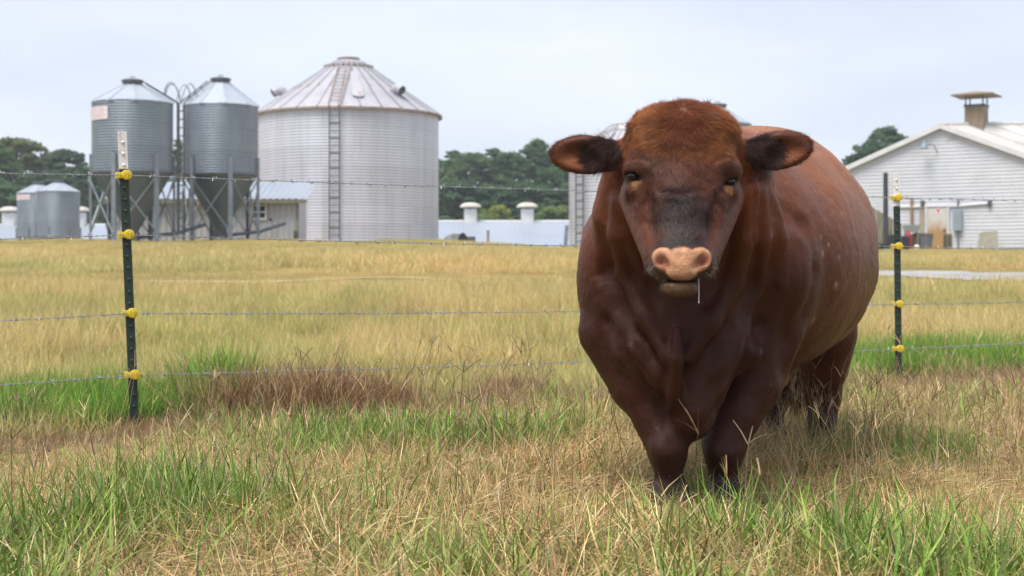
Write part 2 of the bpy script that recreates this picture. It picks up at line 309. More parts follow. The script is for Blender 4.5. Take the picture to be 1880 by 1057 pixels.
def feed_bin(px, dist, zg, zc0, zc1, ztop, r, label, lad=None, sign=None, nleg=6, la0=20, group=None, simple=False, brace=True):
    x = (px - 940) / FOC * dist; root = empty('feed_bin', (x, dist, zg)); tag(root, label, 'feed bin', group)
    h0, h1, h2 = zc0 - zg, zc1 - zg, ztop - zg
    corrugated('wall', r, h0, h1, 0.095, 0.020, M_GALV, root, 72)
    ring = MB(); ring.lathe([(r + 0.015, h0 - 0.05), (r + 0.03, h0 - 0.05), (r + 0.03, h0 + 0.03), (r + 0.015, h0 + 0.03)], 48, cap=False); ring.build('lower_ring', M_DARKSTEEL, root)
    rc = 0.33; hn = h2 - 0.20
    rf = MB(); rf.lathe([(r + 0.06, h1 - 0.05), (r + 0.06, h1 - 0.01), (rc, hn), (rc - 0.02, hn)], 10 if not simple else 16, cap=False); roof = rf.build('roof', M_GALVROOF, root)
    for k in range(10):
        a = 2 * math.pi * k / 10; m = MB(); c, s = math.cos(a), math.sin(a)
        m.tube([((r + 0.06) * c, (r + 0.06) * s, h1 + 0.0), (rc * c, rc * s, hn + 0.01)], 0.018, 4); m.build('seam', M_GALVROOF, roof)
    m = MB(); m.lathe([(rc, hn - 0.02), (rc, hn + 0.10), (rc + 0.05, hn + 0.10), (rc + 0.05, hn + 0.17), (rc - 0.05, hn + 0.20), (0.02, hn + 0.215)], 24); lid = m.build('lid', M_DARKSTEEL, root, True)
    if not simple:
        m = MB(); m.tube([(-0.08, 0, hn + 0.20), (-0.06, 0, hn + 0.29), (0.06, 0, hn + 0.29), (0.08, 0, hn + 0.20)], 0.018, 6); m.build('lid_handle', M_DARKSTEEL, lid)
    hb = max(0.35, h0 - 1.95)
    m = MB(); m.lathe([(r - 0.005, h0 + 0.02), (0.24, hb), (0.20, hb - 0.12), (0.18, hb - 0.12)], 36, cap=False); hop = m.build('hopper', M_GALVDARK, root, True)
    m = MB(); m.box((0, 0, hb - 0.26), (0.42, 0.42, 0.30)); m.tube([(0.1, 0, hb - 0.3), (1.2, 1.5, hb - 0.1), (2.0, 2.6, hb + 0.25)], 0.07, 8); m.build('auger_boot', M_DARKSTEEL, root)
    legs = []
    for k in range(nleg):
        a = math.radians(la0 + 360 / nleg * k); c, s = math.cos(a), math.sin(a); rl = r + 0.075
        m = MB(); rot = Matrix.Rotation(a, 3, 'Z'); zt = h0 + 0.62
        m.box((rl * c, rl * s, (zt - 0.15) / 2), (0.012, 0.15, zt + 0.15), rot)
        for q in (-1, 1): m.box(tuple(Vector((rl * c, rl * s, (zt - 0.15) / 2)) + rot @ Vector((-0.035, q * 0.075, 0))), (0.07, 0.012, zt + 0.15), rot)
        m.build('leg', M_STEEL, root); legs.append((rl * c, rl * s))
    if brace:
        for k in range(nleg):
            (ax, ay), (bx, by) = legs[k], legs[(k + 1) % nleg]
            for (za, zb) in ((0.25, h0 - 0.15), (h0 - 0.15, 0.25)):
                m = MB(); q = 0.02 if za < zb else -0.02; m.tube([(ax * (1 - q), ay * (1 - q), za), (bx * (1 - q), by * (1 - q), zb)], 0.028, 5); m.build('brace', M_STEEL, root)
    if lad is not None:
        a = math.radians(lad); c, s = math.cos(a), math.sin(a); rl = r + 0.17
        ladder(root, 'ladder', (rl * c, rl * s, 0.2), (rl * c, rl * s, h1 + 0.05), (c, s, 0), 0.46, M_DARKSTEEL, 0.30, 0.034)
        e = Vector((-(r - rc) * c, -(r - rc) * s, hn - h1)).normalized(); nrm = Vector((c * (hn - h1), s * (hn - h1), (r - rc))).normalized()
        p0 = Vector(((r + 0.05) * c, (r + 0.05) * s, h1)) + nrm * 0.09; p1 = Vector(((rc + 0.05) * c, (rc + 0.05) * s, hn)) + nrm * 0.09
        ladder(root, 'roof_ladder', p0, p1, nrm, 0.42, M_DARKSTEEL, 0.30, 0.028)
        sd = Vector((-s, c, 0))
        for q in (-1, 1):
            pts = []
            for i in range(13):
                f = i / 12; ang = math.pi * f; w = 0.30
                pts.append(Vector((rl * c, rl * s, h1 - 0.30)) + sd * q * 0.24 + Vector((c, s, 0)) * (0.10 - 0.55 * f) + Vector((0, 0, 0.30 + 0.55 * math.sin(ang) ** 0.6 + 0.30 * f)))
            m = MB(); m.tube(pts, 0.022, 6); m.build('hand_hoop', M_STEEL, root)
    if sign is not None:
        a0, a1, zt, zb = sign; z0s, z1s = zb - zg, zt - zg
        V, F = lathe_np([(r + 0.028, z0s), (r + 0.028, z1s)], 10, math.radians(a0), math.radians(a1)); sg = link('sign', np_mesh('sign', V, F, False), M_SIGNW, root)
        for k in range(5):
            zz = z1s - (k + 0.9) * (z1s - z0s) / 6; V, F = lathe_np([(r + 0.032, zz - 0.012), (r + 0.032, zz + 0.012)], 10, math.radians(a0 + 2), math.radians(a1 - (2 if k % 2 else 7))); link('print_line', np_mesh('print_line', V, F, False), M_SIGNR, sg)
    return root
M_SIGNW = mat_noise('sign_white', (0.78, 0.76, 0.77), (0.72, 0.68, 0.70), 4, 0.5)
M_SIGNR = mat_noise('sign_faded_red', (0.62, 0.30, 0.34), (0.70, 0.45, 0.47), 9, 0.6)

feed_bin(243.5, 52.9, float(ground_z(-13.2, 52.9)), 4.28, 6.70, 7.52, 1.37, 'grey hopper feed bin with a white sign on its side, leftmost of the large pair', lad=8, sign=(-164, -112, 6.47, 6.03), la0=18)
feed_bin(405, 56.4, float(ground_z(-10.8, 56.4)), 4.44, 6.98, 8.03, 1.37, 'grey hopper feed bin with a front ladder, next to the big silver bin', lad=-144, la0=-5)
feed_bin(1318, 64.0, float(ground_z(8.64, 64.0)), 4.55, 7.05, 7.92, 1.37, 'grey feed bin whose roof peeks out behind the bull\'s head on the right', lad=None, la0=10)
feed_bin(70, 102.0, float(ground_z(-31.7, 102)), 3.25, 6.2, 6.95, 1.36, 'small distant feed bin with a pinkish sign, farther one of the overlapping pair', sign=(-150, -95, 6.05, 5.70), simple=True, group='distant twin feed bins')
feed_bin(107, 99.0, float(ground_z(-29.45, 99)), 3.2, 6.15, 6.9, 1.36, 'small distant feed bin, nearer one of the overlapping pair by the left trees', sign=(-170, -150, 6.0, 5.66), simple=True, group='distant twin feed bins')

def grain_bin(px, dist, r, zg, ze, zp, label, npanel, lad_a, pitch=0.128, vents=(), roof_lad=True):
    x = (px - 940) / FOC * dist; root = empty('grain_bin', (x, dist, zg)); tag(root, label, 'grain bin')
    he, hp = ze - zg, zp - zg
    corrugated('wall', r, 0.0, he, pitch, 0.010, M_PALE, root, 120)
    m = MB(); m.lathe([(r + 0.30, -0.45), (r + 0.30, 0.03), (r - 0.2, 0.03)], 64); m.build('concrete_pad', mat_noise('pad_concrete', (0.42, 0.41, 0.39), (0.33, 0.32, 0.30), 2, 0.9), root)
    ro, ri = r + 0.13, 0.62; hi = hp - 0.16; sl = (hi - he) / (ro - ri)
    rb = MB(); rb.lathe([(ro - 0.02, he - 0.03), (ri, hi - 0.035)], 60, cap=False); roof = rb.build('roof', M_PALEROOF, root, True)
    da = math.pi / npanel; pm = None
    for k in range(npanel):
        a = 2 * math.pi * (k + 0.5) / npanel - math.pi / 2
        if pm is None:
            m = MB(); N = 6; V = []; F = []
            for i in range(N + 1):
                rr = ro + (ri - ro) * i / N; z = he + (hi - he) * i / N; t = math.tan(da) * rr * 0.985
                for (y, dz) in ((-t, 0.0), (-t, 0.065), (-t + 0.035, 0.065), (-t + 0.05, 0.0), (-t * 0.1, 0.006), (t - 0.02, 0.0)): V.append((rr * 1.0, y, z + dz))
            for i in range(N):
                for j in range(5): q = i * 6 + j; F.append((q, q + 1, q + 7, q + 6))
            m.add(V, F); pn = m.build('roof_panel', M_PALEROOF, roof); pm = pn.data
        else: pn = link('roof_panel', pm, None, roof)
        pn.rotation_euler = (0, 0, a)
    m = MB(); m.lathe([(ro + 0.02, he - 0.09), (ro + 0.05, he - 0.09), (ro + 0.05, he + 0.005), (ro + 0.02, he + 0.005)], 80, cap=False); m.build('eave_ring', M_RUST, root)
    rs = r * 0.27; zs = hi - (rs - ri) * sl
    m = MB(); m.lathe([(rs, zs + 0.06), (rs, zs + 0.13), (ri + 0.22, hi - 0.17), (ri + 0.22, hi - 0.08), (ri * 0.75, hi + 0.06), (ri * 0.75, hi + 0.12)], 40, cap=False); col = m.build('peak_collar', M_PALEROOF, root)
    for k in range(npanel):
        a = 2 * math.pi * (k + 0.5) / npanel; m = MB(); m.box(((rs + 0.01) * math.cos(a), (rs + 0.01) * math.sin(a), zs + 0.10), (0.03, 0.10, 0.09), Matrix.Rotation(a, 3, 'Z')); m.build('collar_bracket', M_RUST, col)
    m = MB(); m.lathe([(ri * 0.75, hi + 0.04), (ri * 0.82, hi + 0.10), (ri * 0.82, hi + 0.17), (0.05, hi + 0.22)], 30); m.build('cap', M_RUST, root, True)
    a = math.radians(lad_a); c, s = math.cos(a), math.sin(a)
    ladder(root, 'ladder', ((r + 0.17) * c, (r + 0.17) * s, 0.05), ((r + 0.17) * c, (r + 0.17) * s, he + 0.05), (c, s, 0), 0.44, M_DARKSTEEL, 0.32, 0.032)
    if roof_lad:
        nrm = Vector((c * sl, s * sl, 1)).normalized()
        p0 = Vector((ro * c, ro * s, he)) + nrm * 0.10; p1 = Vector((rs * c, rs * s, zs)) + nrm * 0.10; ladder(root, 'roof_ladder', p0, p1, nrm, 0.55, M_RUST, 0.34, 0.024)
        a2 = a + 0.26; c2, s2 = math.cos(a2), math.sin(a2)                                   # loose hatch sheet beside the ladder
        q0 = Vector((r * 0.86 * c2, r * 0.86 * s2, he + (ro - r * 0.86) * sl)); q1 = Vector((r * 0.42 * c2, r * 0.42 * s2, he + (ro - r * 0.42) * sl)); n2 = Vector((c2 * sl, s2 * sl, 1)).normalized(); sd = Vector((-s2, c2, 0))
        m = MB(); V = [];
        for (p, w) in ((q0 - (q1 - q0) * 0.06, 0.13), (q0, 0.25), (q0 + (q1 - q0) * 0.3, 0.25), (q1, 0.14)):
            for q in (-1, 1): V.append(p + sd * w * q + n2 * 0.07); V.append(p + sd * w * q + n2 * 0.11)
        F = []
        for i in range(3): F += [(i * 4 + 1, i * 4 + 3, i * 4 + 7, i * 4 + 5), (i * 4, i * 4 + 4, i * 4 + 6, i * 4 + 2), (i * 4, i * 4 + 1, i * 4 + 5, i * 4 + 4), (i * 4 + 2, i * 4 + 6, i * 4 + 7, i * 4 + 3)]
        F += [(0, 2, 3, 1), (12, 13, 15, 14)]; m.add(V, F); m.build('hatch_cover', M_PALEROOF, root)
    for va in vents:
        a = math.radians(va); c, s = math.cos(a), math.sin(a); rv = r * 0.80; z = he + (ro - rv) * sl
        pts = []; R_ = 0.21
        p = Vector((rv * c * 0.90, rv * s * 0.90, z + 0.12)); o = Vector((c, s, 0))
        pts = [p + Vector((0, 0, -0.25)), p + Vector((0, 0, 0.08)), p + o * 0.10 + Vector((0, 0, 0.22)), p + o * 0.34 + Vector((0, 0, 0.24)), p + o * 0.56 + Vector((0, 0, 0.12))]
        m = MB(); m.tube(pts, R_, 16, cap=False); v = m.build('roof_vent', M_PALEROOF, root, True)
        m = MB(); m.tube([pts[-1] - (pts[-1] - pts[-2]).normalized() * 0.06, pts[-1] - (pts[-1] - pts[-2]).normalized() * 0.05], R_ * 0.97, 16); m.build('vent_screen', M_DARKSTEEL, v)
    return root
ZB = float(ground_z(-7.4, 66.0))
grain_bin(640, 69.6, 4.10, ZB, 7.98, 10.62, 'big round silver grain bin with a conical ribbed roof and central ladder', 28, -92, vents=(-158, -42))
grain_bin(1150, 62.0, 2.33, float(ground_z(4.65, 62)) - 0.02, 5.45, 6.85, 'pale round grain bin partly hidden behind the bull\'s head', 18, -142, vents=())

def gable_house(name, label, cat, xr, d, zr, depth, zeave, zg, vents, group=None):
    """long poultry house, ridge along x"""
    x0, x1 = xr; root = empty(name, ((x0 + x1) / 2, d, zg)); tag(root, label, cat, group); hl = (x1 - x0) / 2; he, hr = zeave - zg, zr - zg
    m = MB(); P = [(-hl + 0.3, -depth + 0.4, 0), (hl - 0.3, -depth + 0.4, 0), (hl - 0.3, depth - 0.4, 0), (-hl + 0.3, depth - 0.4, 0)]
    k = (hr - he) / depth
    V = [(p[0], p[1], -0.6) for p in P] + [(p[0], p[1], he + 0.4 * k - 0.05) for p in P] + [(-hl + 0.3, 0, hr - 0.05), (hl - 0.3, 0, hr - 0.05)]
    m.add(V, [(0, 1, 5, 4), (2, 3, 7, 6), (1, 2, 6, 9, 5), (3, 0, 4, 8, 7)]); m.build('wall', M_WHITE, root)
    for sgn in (-1, 1):
        n = int(hl * 2 / 0.30); xs_ = np.linspace(-hl, hl, n * 4 + 1); prof = np.where((np.arange(n * 4 + 1) % 4) == 1, 0.03, 0.0)
        V = np.concatenate([np.stack([xs_, np.full_like(xs_, sgn * depth), he + prof], 1), np.stack([xs_, np.full_like(xs_, sgn * 0.02), hr + prof], 1)]); q = np.arange(n * 4)
        F = np.stack([q, q + 1, q + 1 + n * 4 + 1, q + n * 4 + 1], 1); link('roof', np_mesh('roof', V, F, False), M_BARNROOF, root)
    m = MB(); m.add([(-hl, -0.18, hr - 0.03), (hl, -0.18, hr - 0.03), (hl, 0, hr + 0.06), (-hl, 0, hr + 0.06), (-hl, 0.18, hr - 0.03), (hl, 0.18, hr - 0.03)], [(0, 1, 2, 3), (3, 2, 5, 4)]); m.build('ridge_cap', M_WHITE, root)
    m = MB(); m.box((0, -depth - 0.02, he - 0.10), (hl * 2, 0.04, 0.18)); m.build('fascia', M_TIMBER, root)
    for px in vents:
        vx = (px - 940) / FOC * d - (x0 + x1) / 2
        m = MB(); w = 0.42; m.box((vx, 0, hr + 0.30), (2 * w, 2 * w, 1.15)); v = m.build('roof_ventilator', M_WHITE, root, bevel=0.02)
        for q in (-1, 1): mm = MB(); mm.box((vx + q * w, -w - 0.01, hr + 0.30), (0.06, 0.05, 1.15)); mm.build('corner_trim', M_WHITE, v)
        m = MB(); m.lathe([(0.44, hr + 0.84), (0.44, hr + 1.02)], 20, (vx, 0, 0)); m.build('throat', M_DARKSTEEL, v)
        m = MB(); m.lathe([(0.70, hr + 0.98), (0.78, hr + 1.00), (0.76, hr + 1.10), (0.62, hr + 1.22), (0.40, hr + 1.31), (0.02, hr + 1.35)], 28, (vx, 0, 0)); m.build('mushroom_cap', mat_noise('cap_paint', (0.60, 0.57, 0.50), (0.50, 0.47, 0.41), 3, 0.7), v, True)
    return root
gable_house('poultry_house', 'long white-roofed poultry house behind the small twin bins at far left', 'barn', (-50, -17), 113.0, 4.46, 6.0, 2.75, 0.8, (18, 146))
gable_house('poultry_house', 'long white-roofed poultry house with two mushroom vents between the silver bins', 'barn', (-9.0, 9.5), 110.0, 4.62, 6.0, 2.62, 0.8, (864, 968))

# corrugated shed behind the hopper bins
def shed():
    d0, d1 = 60.7, 63.2; xa, xb = (203 - 940) / FOC * d0, (547 - 940) / FOC * d0; zg = float(ground_z(-12, 61)) - 0.05
    root = empty('corrugated_shed', ((xa + xb) / 2, d0, zg)); tag(root, 'low corrugated shed with a sloping metal roof beside the big silver bin', 'shed'); hw = (xb - xa) / 2; h0, h1 = 3.85 - zg, 4.57 - zg
    n = int(2 * hw / 0.23); u = np.arange(n * 6 + 1); X = np.linspace(-hw, hw, n * 6 + 1); Yo = -0.022 * np.sin(2 * np.pi * u / 6)
    V = np.concatenate([np.stack([X, Yo, np.full_like(X, -0.2)], 1), np.stack([X, Yo, np.full_like(X, h0 - 0.10)], 1)]); q = u[:-1]; link('front_wall', np_mesh('front_wall', V, np.stack([q, q + 1, q + 2 + n * 6, q + 1 + n * 6], 1)), mat_noise('shed_sheet', (0.48, 0.485, 0.50), (0.38, 0.38, 0.39), 1.0, 0.55, 0.2, stretch=(2, 2, 0.25), c3=(0.36, 0.33, 0.30), s3=1.6), root)
    m = MB(); dd = d1 - d0; V = [(-hw, 0.03, -0.2), (-hw, dd, -0.2), (-hw, dd, h1 - 0.1), (-hw, 0.03, h0 - 0.1), (hw, 0.03, -0.2), (hw, dd, -0.2), (hw, dd, h1 - 0.1), (hw, 0.03, h0 - 0.1)]
    m.add(V, [(0, 1, 2, 3), (4, 7, 6, 5), (1, 5, 6, 2)]); m.build('side_wall', M_PALE, root)
    X = np.linspace(-hw - 0.2, hw + 0.40, n * 6 + 1); Zo = 0.018 * np.sin(2 * np.pi * u / 6)
    V = np.concatenate([np.stack([X, np.full_like(X, -0.35), h0 - 0.10 + Zo], 1), np.stack([X - 0.0, np.full_like(X, dd + 0.2), h1 + 0.05 + Zo], 1)]); link('roof', np_mesh('roof', V, np.stack([q, q + 1, q + 2 + n * 6, q + 1 + n * 6], 1)), M_BARNROOF, root)
    m = MB(); m.box((0.1, -0.33, h0 - 0.20), (2 * hw + 0.6, 0.04, 0.14)); m.build('eave_board', mat_noise('mossy_board', (0.16, 0.16, 0.10), (0.22, 0.21, 0.15), 5, 0.85), root)
    wx = (476 - 940) / FOC * d0 - (xa + xb) / 2; zt = 0.75 + (505 - 366) / FOC * d0 - zg; zb = 0.75 + (505 - 402) / FOC * d0 - zg
    m = MB(); m.box((wx, -0.05, (zt + zb) / 2), (0.60, 0.06, zt - zb + 0.1)); w = m.build('window', M_WHITE, root)
    for i in range(2):
        for j in range(3):
            m = MB(); hh = (zt - zb) / 3; m.box((wx - 0.135 + 0.27 * i, -0.075, zb + hh * (j + 0.5)), (0.20, 0.03, hh - 0.06)); m.build('pane', M_GLASS, w)
    m = MB(); m.tube([((497 - 940) / FOC * d0 - (xa + xb) / 2, -0.06, 0.75 + 101 / FOC * d0 - zg), ((497 - 940) / FOC * d0 - (xa + xb) / 2, -0.03, 0.75 + 101 / FOC * d0 - zg)], 0.06, 12); m.build('vent_hole', M_DARK, root)
    for q in (-1, 1): m = MB(); m.box((q * hw, -0.01, h0 / 2 - 0.15), (0.07, 0.07, h0 + 0.1)); m.build('corner_post', M_TIMBER, root)
shed()
def short_post(px, py0, py1, d, w, mat, label, name='wooden_post'):
    z1 = 0.75 + (505 - py0) / FOC * d; x = (px - 940) / FOC * d; zg = float(ground_z(x, d)); m = MB(); m.box((0, 0, (z1 - zg - 0.3) / 2), (w, w, z1 - zg + 0.3)); o = m.build(name, mat, bevel=0.012); o.location = (x, d, zg); tag(o, label, 'post'); return o
short_post(543, 424, 442, 60.2, 0.16, mat_noise('mossy_post', (0.07, 0.085, 0.05), (0.11, 0.12, 0.07), 6, 0.9), 'short mossy green post at the right corner of the shed')
short_post(896, 423, 454, 66.0, 0.11, M_TIMBER, 'thin grey wooden post in front of the white poultry house roof')
o = short_post(1038, 414, 458, 59.0, 0.14, M_STEEL, 'leaning grey steel post at the left edge of the hidden silver bin', 'steel_post'); o.rotation_euler = (0, math.radians(4), 0)

def hutch():
    d = 68.0; px = 838; x = (px - 940) / FOC * d; zg = float(ground_z(x, d)) - 0.15; root = empty('shelter_hutch', (x, d, zg)); tag(root, 'low rounded grey shelter with a dark opening in front of the white poultry roof', 'shelter')
    H = 0.75 + 75 / FOC * d - zg; n = 14; V = []; F = []
    for j, y in enumerate((-0.55, 0.55)):
        for i in range(n + 1):
            a = math.pi * i / n; V.append((-0.62 * math.cos(a) * (1 + 0.08 * math.cos(a)), y, H * math.sin(a) ** 0.7))
    for i in range(n): F.append((i, i + 1, n + 2 + i, n + 1 + i))
    F.append(tuple(range(n, -1, -1))); F.append(tuple(range(n + 1, 2 * n + 2)))
    m = MB(); m.add(V, F); m.build('shell', mat_noise('grey_shell', (0.26, 0.255, 0.25), (0.36, 0.35, 0.34), 4, 0.7), root, True)
    m = MB(); V = [(0.30 - 0.22 * math.cos(math.pi * i / 10), -0.57, 0.35 + 0.40 * math.sin(math.pi * i / 10)) for i in range(11)] + [(0.52, -0.57, 0.1), (0.08, -0.57, 0.1)]; m.add(V + [(v[0], -0.53, v[2]) for v in V], [tuple(range(12, -1, -1)), tuple(range(13, 26))]); m.build('opening', M_DARK, root)
    m = MB(); m.box((-0.30, -0.57, 0.45), (0.22, 0.04, 0.34)); m.build('panel', M_GALVROOF, root)
    m = MB(); m.box((0.66, -0.1, 0.28), (0.36, 0.5, 0.62)); m.build('end_box', M_DARKSTEEL, root, bevel=0.02)
hutch()

# white gabled barn on the right
def gable_barn():
    a = math.radians(59); g = Vector((math.sin(a), -math.cos(a), 0)); r = Vector((math.cos(a), math.sin(a), 0)); D0 = 65.0; X0 = (1728 - 940) / FOC * D0; zg = 1.70
    root = empty('white_barn', (X0, D0, zg), math.atan2(g.y, g.x)); tag(root, 'white gabled barn with lapped siding and a roof cupola at right', 'barn')      # local x = along the gable, local y = along the ridge
    hw = 6.1; sl = 0.405; hr = 7.09 - zg; he = hr - sl * hw; Ln = 32.0
    def t_of(px):                        # photo column -> local x on the gable plane
        k = (px - 940) / FOC; return (k * D0 - X0) / (g.x - k * g.y)
    def z_of(px, py):
        t = t_of(px); return 0.75 + (505 - py) / FOC * (D0 + g.y * t) - zg
    m = MB(); m.add([(-hw, 0.02, -0.6), (hw, 0.02, -0.6), (hw, 0.02, he), (0, 0.02, hr), (-hw, 0.02, he), (-hw, Ln, -0.6), (hw, Ln, -0.6), (hw, Ln, he), (0, Ln, hr), (-hw, Ln, he)], [(0, 1, 2, 3, 4), (1, 6, 7, 2), (5, 0, 4, 9), (6, 5, 9, 8, 7)]); m.build('wall', M_SIDING, root)
    m = MB(); ex = 0.152; z = 0.20
    while z < hr - 0.06:
        z2 = min(z + ex, hr - 0.01); w0 = hw if z < he else (hr - z) / sl; w1 = hw if z2 < he else (hr - z2) / sl
        m.add([(-w0, -0.030, z), (w0, -0.030, z), (w1, -0.006, z2), (-w1, -0.006, z2), (-w0, 0.0, z), (w0, 0.0, z)], [(0, 1, 2, 3), (4, 5, 1, 0)]); z += ex
    sd = m.build('siding', M_SIDING, root); sd['kind'] = 'stuff'
    M_BLOCK = mat_noise('concrete_block', (0.40, 0.37, 0.33), (0.30, 0.28, 0.25), 4, 0.9, bump=0.3)
    bw = None
    for i in range(30):
        x = -hw + 0.2 + 0.41 * i
        if x > hw: break
        if bw is None: m = MB(); m.box((0, -0.02, 0), (0.395, 0.10, 0.19)); o = m.build('block', M_BLOCK, root, bevel=0.008); bw = o.data
        else: o = link('block', bw, None, root)
        o.location = (x, 0, 0.095)
    RX, RY = 16.0, 8.5                                                        # far end of the main ridge
    m = MB(); m.add([(0, -0.18, hr + 0.06), (0, Ln, hr + 0.06), (-hw - 0.45, Ln, he - 0.45 * sl + 0.06), (-hw - 0.45, -0.18, he - 0.45 * sl + 0.06), (0, -0.18, hr + 0.02), (0, Ln, hr + 0.02), (-hw - 0.45, Ln, he - 0.45 * sl + 0.02), (-hw - 0.45, -0.18, he - 0.45 * sl + 0.02)], [(0, 1, 2, 3), (4, 7, 6, 5), (0, 3, 7, 4), (3, 2, 6, 7), (1, 5, 6, 2)]); m.build('roof', M_OLDROOF, root)
    ex_ = Vector((hw + 0.45, -0.18, he - 0.45 * sl + 0.06)); pk = Vector((0, -0.18, hr + 0.06)); rd_ = Vector((RX, RY, hr + 0.06))
    m = MB(); bk = Vector((6.0, 16.0, hr - 2.6)); low = Vector((0, 0, -0.04)); V = [pk, ex_, rd_ + (ex_ - pk), rd_, Vector((0, 14.0, hr - 2.6)), rd_ + Vector((-4, 9, -2.6))]
    m.add(V + [v + low for v in V], [(0, 1, 2, 3), (0, 3, 5, 4), (6, 9, 8, 7), (0, 6, 7, 1), (1, 7, 8, 2)]); roof = m.build('roof', M_OLDROOF, root)
    for k in range(1, 19):
        f = k / 18; p = pk.lerp(rd_, f) + Vector((0, 0, 0.012)); mm = MB(); mm.tube([p, p + (ex_ - pk)], 0.022, 4); mm.build('seam', M_OLDROOF, roof)
    for s in (-1, 1):
        m = MB(); m.add([(0, -0.23, hr + 0.10), (s * (hw + 0.48), -0.23, he - 0.48 * sl + 0.10), (s * (hw + 0.48), -0.23, he - 0.48 * sl - 0.12), (0, -0.23, hr - 0.12),
                         (0, -0.182, hr + 0.10), (s * (hw + 0.48), -0.182, he - 0.48 * sl + 0.10), (s * (hw + 0.48), -0.182, he - 0.48 * sl - 0.12), (0, -0.182, hr - 0.12)], [(0, 1, 2, 3), (4, 7, 6, 5), (0, 4, 5, 1), (3, 2, 6, 7), (1, 5, 6, 2)]); m.build('barge_board', M_WHITE, root)
        m = MB(); m.add([(0, -0.17, hr - 0.02), (s * hw, -0.17, he - 0.02), (s * hw, -0.04, he - 0.02), (0, -0.04, hr - 0.02)], [(0, 1, 2, 3)]); m.build('soffit', M_SIDING, root)
    m = MB()
    for k in range(36): m.tube([pk.lerp(rd_, k / 36), pk.lerp(rd_, (k + 0.9) / 36)], 0.085, 8)
    m.build('ridge_cap', M_OLDROOF, root)
    # cupola
    cx, cy = 1.30, 0.72; cz = hr - 0.22
    m = MB(); m.box((cx, cy, cz + 0.55), (0.80, 0.80, 1.1)); cup = m.build('cupola', M_TAN, root, bevel=0.01)
    for q in range(4):
        ang = math.pi / 2 * q; mm = MB(); mm.box((cx + 0.40 * math.cos(ang), cy + 0.40 * math.sin(ang), cz + 1.06), (0.06 if q % 2 == 0 else 0.86, 0.86 if q % 2 == 0 else 0.06, 0.10)); mm.build('top_rail', M_DARKSTEEL, cup)
    for sx in (-1, 1):
        for sy in (-1, 1): mm = MB(); mm.box((cx + sx * 0.36, cy + sy * 0.36, cz + 1.27), (0.05, 0.05, 0.42)); mm.build('cap_post', M_DARKSTEEL, cup)
    mm = MB(); w = 0.86; zc = cz + 1.46; mm.add([(cx - w, cy - w, zc), (cx + w, cy - w, zc), (cx + w, cy + w, zc), (cx - w, cy + w, zc), (cx - w, cy - w, zc + 0.06), (cx + w, cy - w, zc + 0.06), (cx + w, cy + w, zc + 0.06), (cx - w, cy + w, zc + 0.06), (cx, cy, zc + 0.24)], [(3, 2, 1, 0), (0, 1, 5, 4), (1, 2, 6, 5), (2, 3, 7, 6), (3, 0, 4, 7), (4, 5, 8), (5, 6, 8), (6, 7, 8), (7, 4, 8)]); mm.build('cupola_cap', M_TAN, cup)
    # door, weathered from white paint to bare wood at the foot
    M_DOOR, nt, b = mat_new('weathered_door', (0.6, 0.58, 0.52), 0.8); L = nt.links; tc = nd(nt, 'ShaderNodeTexCoord'); sp = nd(nt, 'ShaderNodeSeparateXYZ'); L.new(tc.outputs['Object'], sp.inputs[0])
    nn = nd(nt, 'ShaderNodeTexNoise', i_Scale=3.0, i_Detail=5.0); mp = nd(nt, 'ShaderNodeMapping'); mp.inputs['Scale'].default_value = (3, 3, 0.7); L.new(tc.outputs['Object'], mp.inputs[0]); L.new(mp.outputs[0], nn.inputs['Vector'])
    ma = nd(nt, 'ShaderNodeMath', operation='MULTIPLY_ADD'); ma.inputs[1].default_value = 0.9; L.new(nn.outputs['Fac'], ma.inputs[0]); L.new(sp.outputs['Z'], ma.inputs[2])
    rp = nd(nt, 'ShaderNodeValToRGB'); e = rp.color_ramp.elements; e[0].position = 0.0; e[0].color = (0.42, 0.25, 0.10, 1); e[1].position = 1.0; e[1].color = (0.60, 0.58, 0.54, 1)
    mr = nd(nt, 'ShaderNodeMapRange'); mr.inputs['From Min'].default_value = 0.45; mr.inputs['From Max'].default_value = 0.95; L.new(ma.outputs[0], mr.inputs['Value']); L.new(mr.outputs[0], rp.inputs[0]); L.new(rp.outputs[0], b.inputs['Base Color'])
    t0, t1 = t_of(1704), t_of(1739); zt = z_of(1722, 383)
    m = MB(); m.box(((t0 + t1) / 2, -0.055, zt / 2 + 0.02), (t1 - t0, 0.05, zt - 0.04)); o = m.build('door', M_DOOR, root, bevel=0.006)
    for v in o.data.vertices: v.co.z -= 0.9
    o.location = (0, 0, 0.9)
    mm = MB(); mm.lathe([(0.04, 0), (0.05, 0.03), (0.03, 0.06)], 10, (0, 0, 0)); k = mm.build('door_knob', M_DARKSTEEL, o); k.rotation_euler = (math.pi / 2, 0, 0); k.location = (t1 - 0.10, -0.08, 0.95 - 0.9)
    c = ((t0 + t1) / 2 + 0.05, -0.086, z_of(1722, 388) - 0.9); mm = MB(); mm.tube([(c[0], c[1] + 0.004, c[2]), (c[0], c[1], c[2])], 0.13, 20); sg = mm.build('door_sign', M_SIGNW, o)
    mm = MB(); mm.add([(c[0] - 0.09, c[1] - 0.004, c[2] + 0.09), (c[0], c[1] - 0.004, c[2] - 0.12), (c[0] + 0.09, c[1] - 0.004, c[2] + 0.09), (c[0], c[1] - 0.004, c[2] + 0.06)], [(0, 1, 3), (1, 2, 3)])
    # the sign keeps two levels: the red mark belongs to the sign sheet itself
    me = sg.data; me.materials.append(mat_noise('sign_red', (0.55, 0.03, 0.05), (0.60, 0.05, 0.07), 5, 0.5)); bmm = bmesh.new(); bmm.from_mesh(me); nv = [bmm.verts.new(v) for v in mm.v]
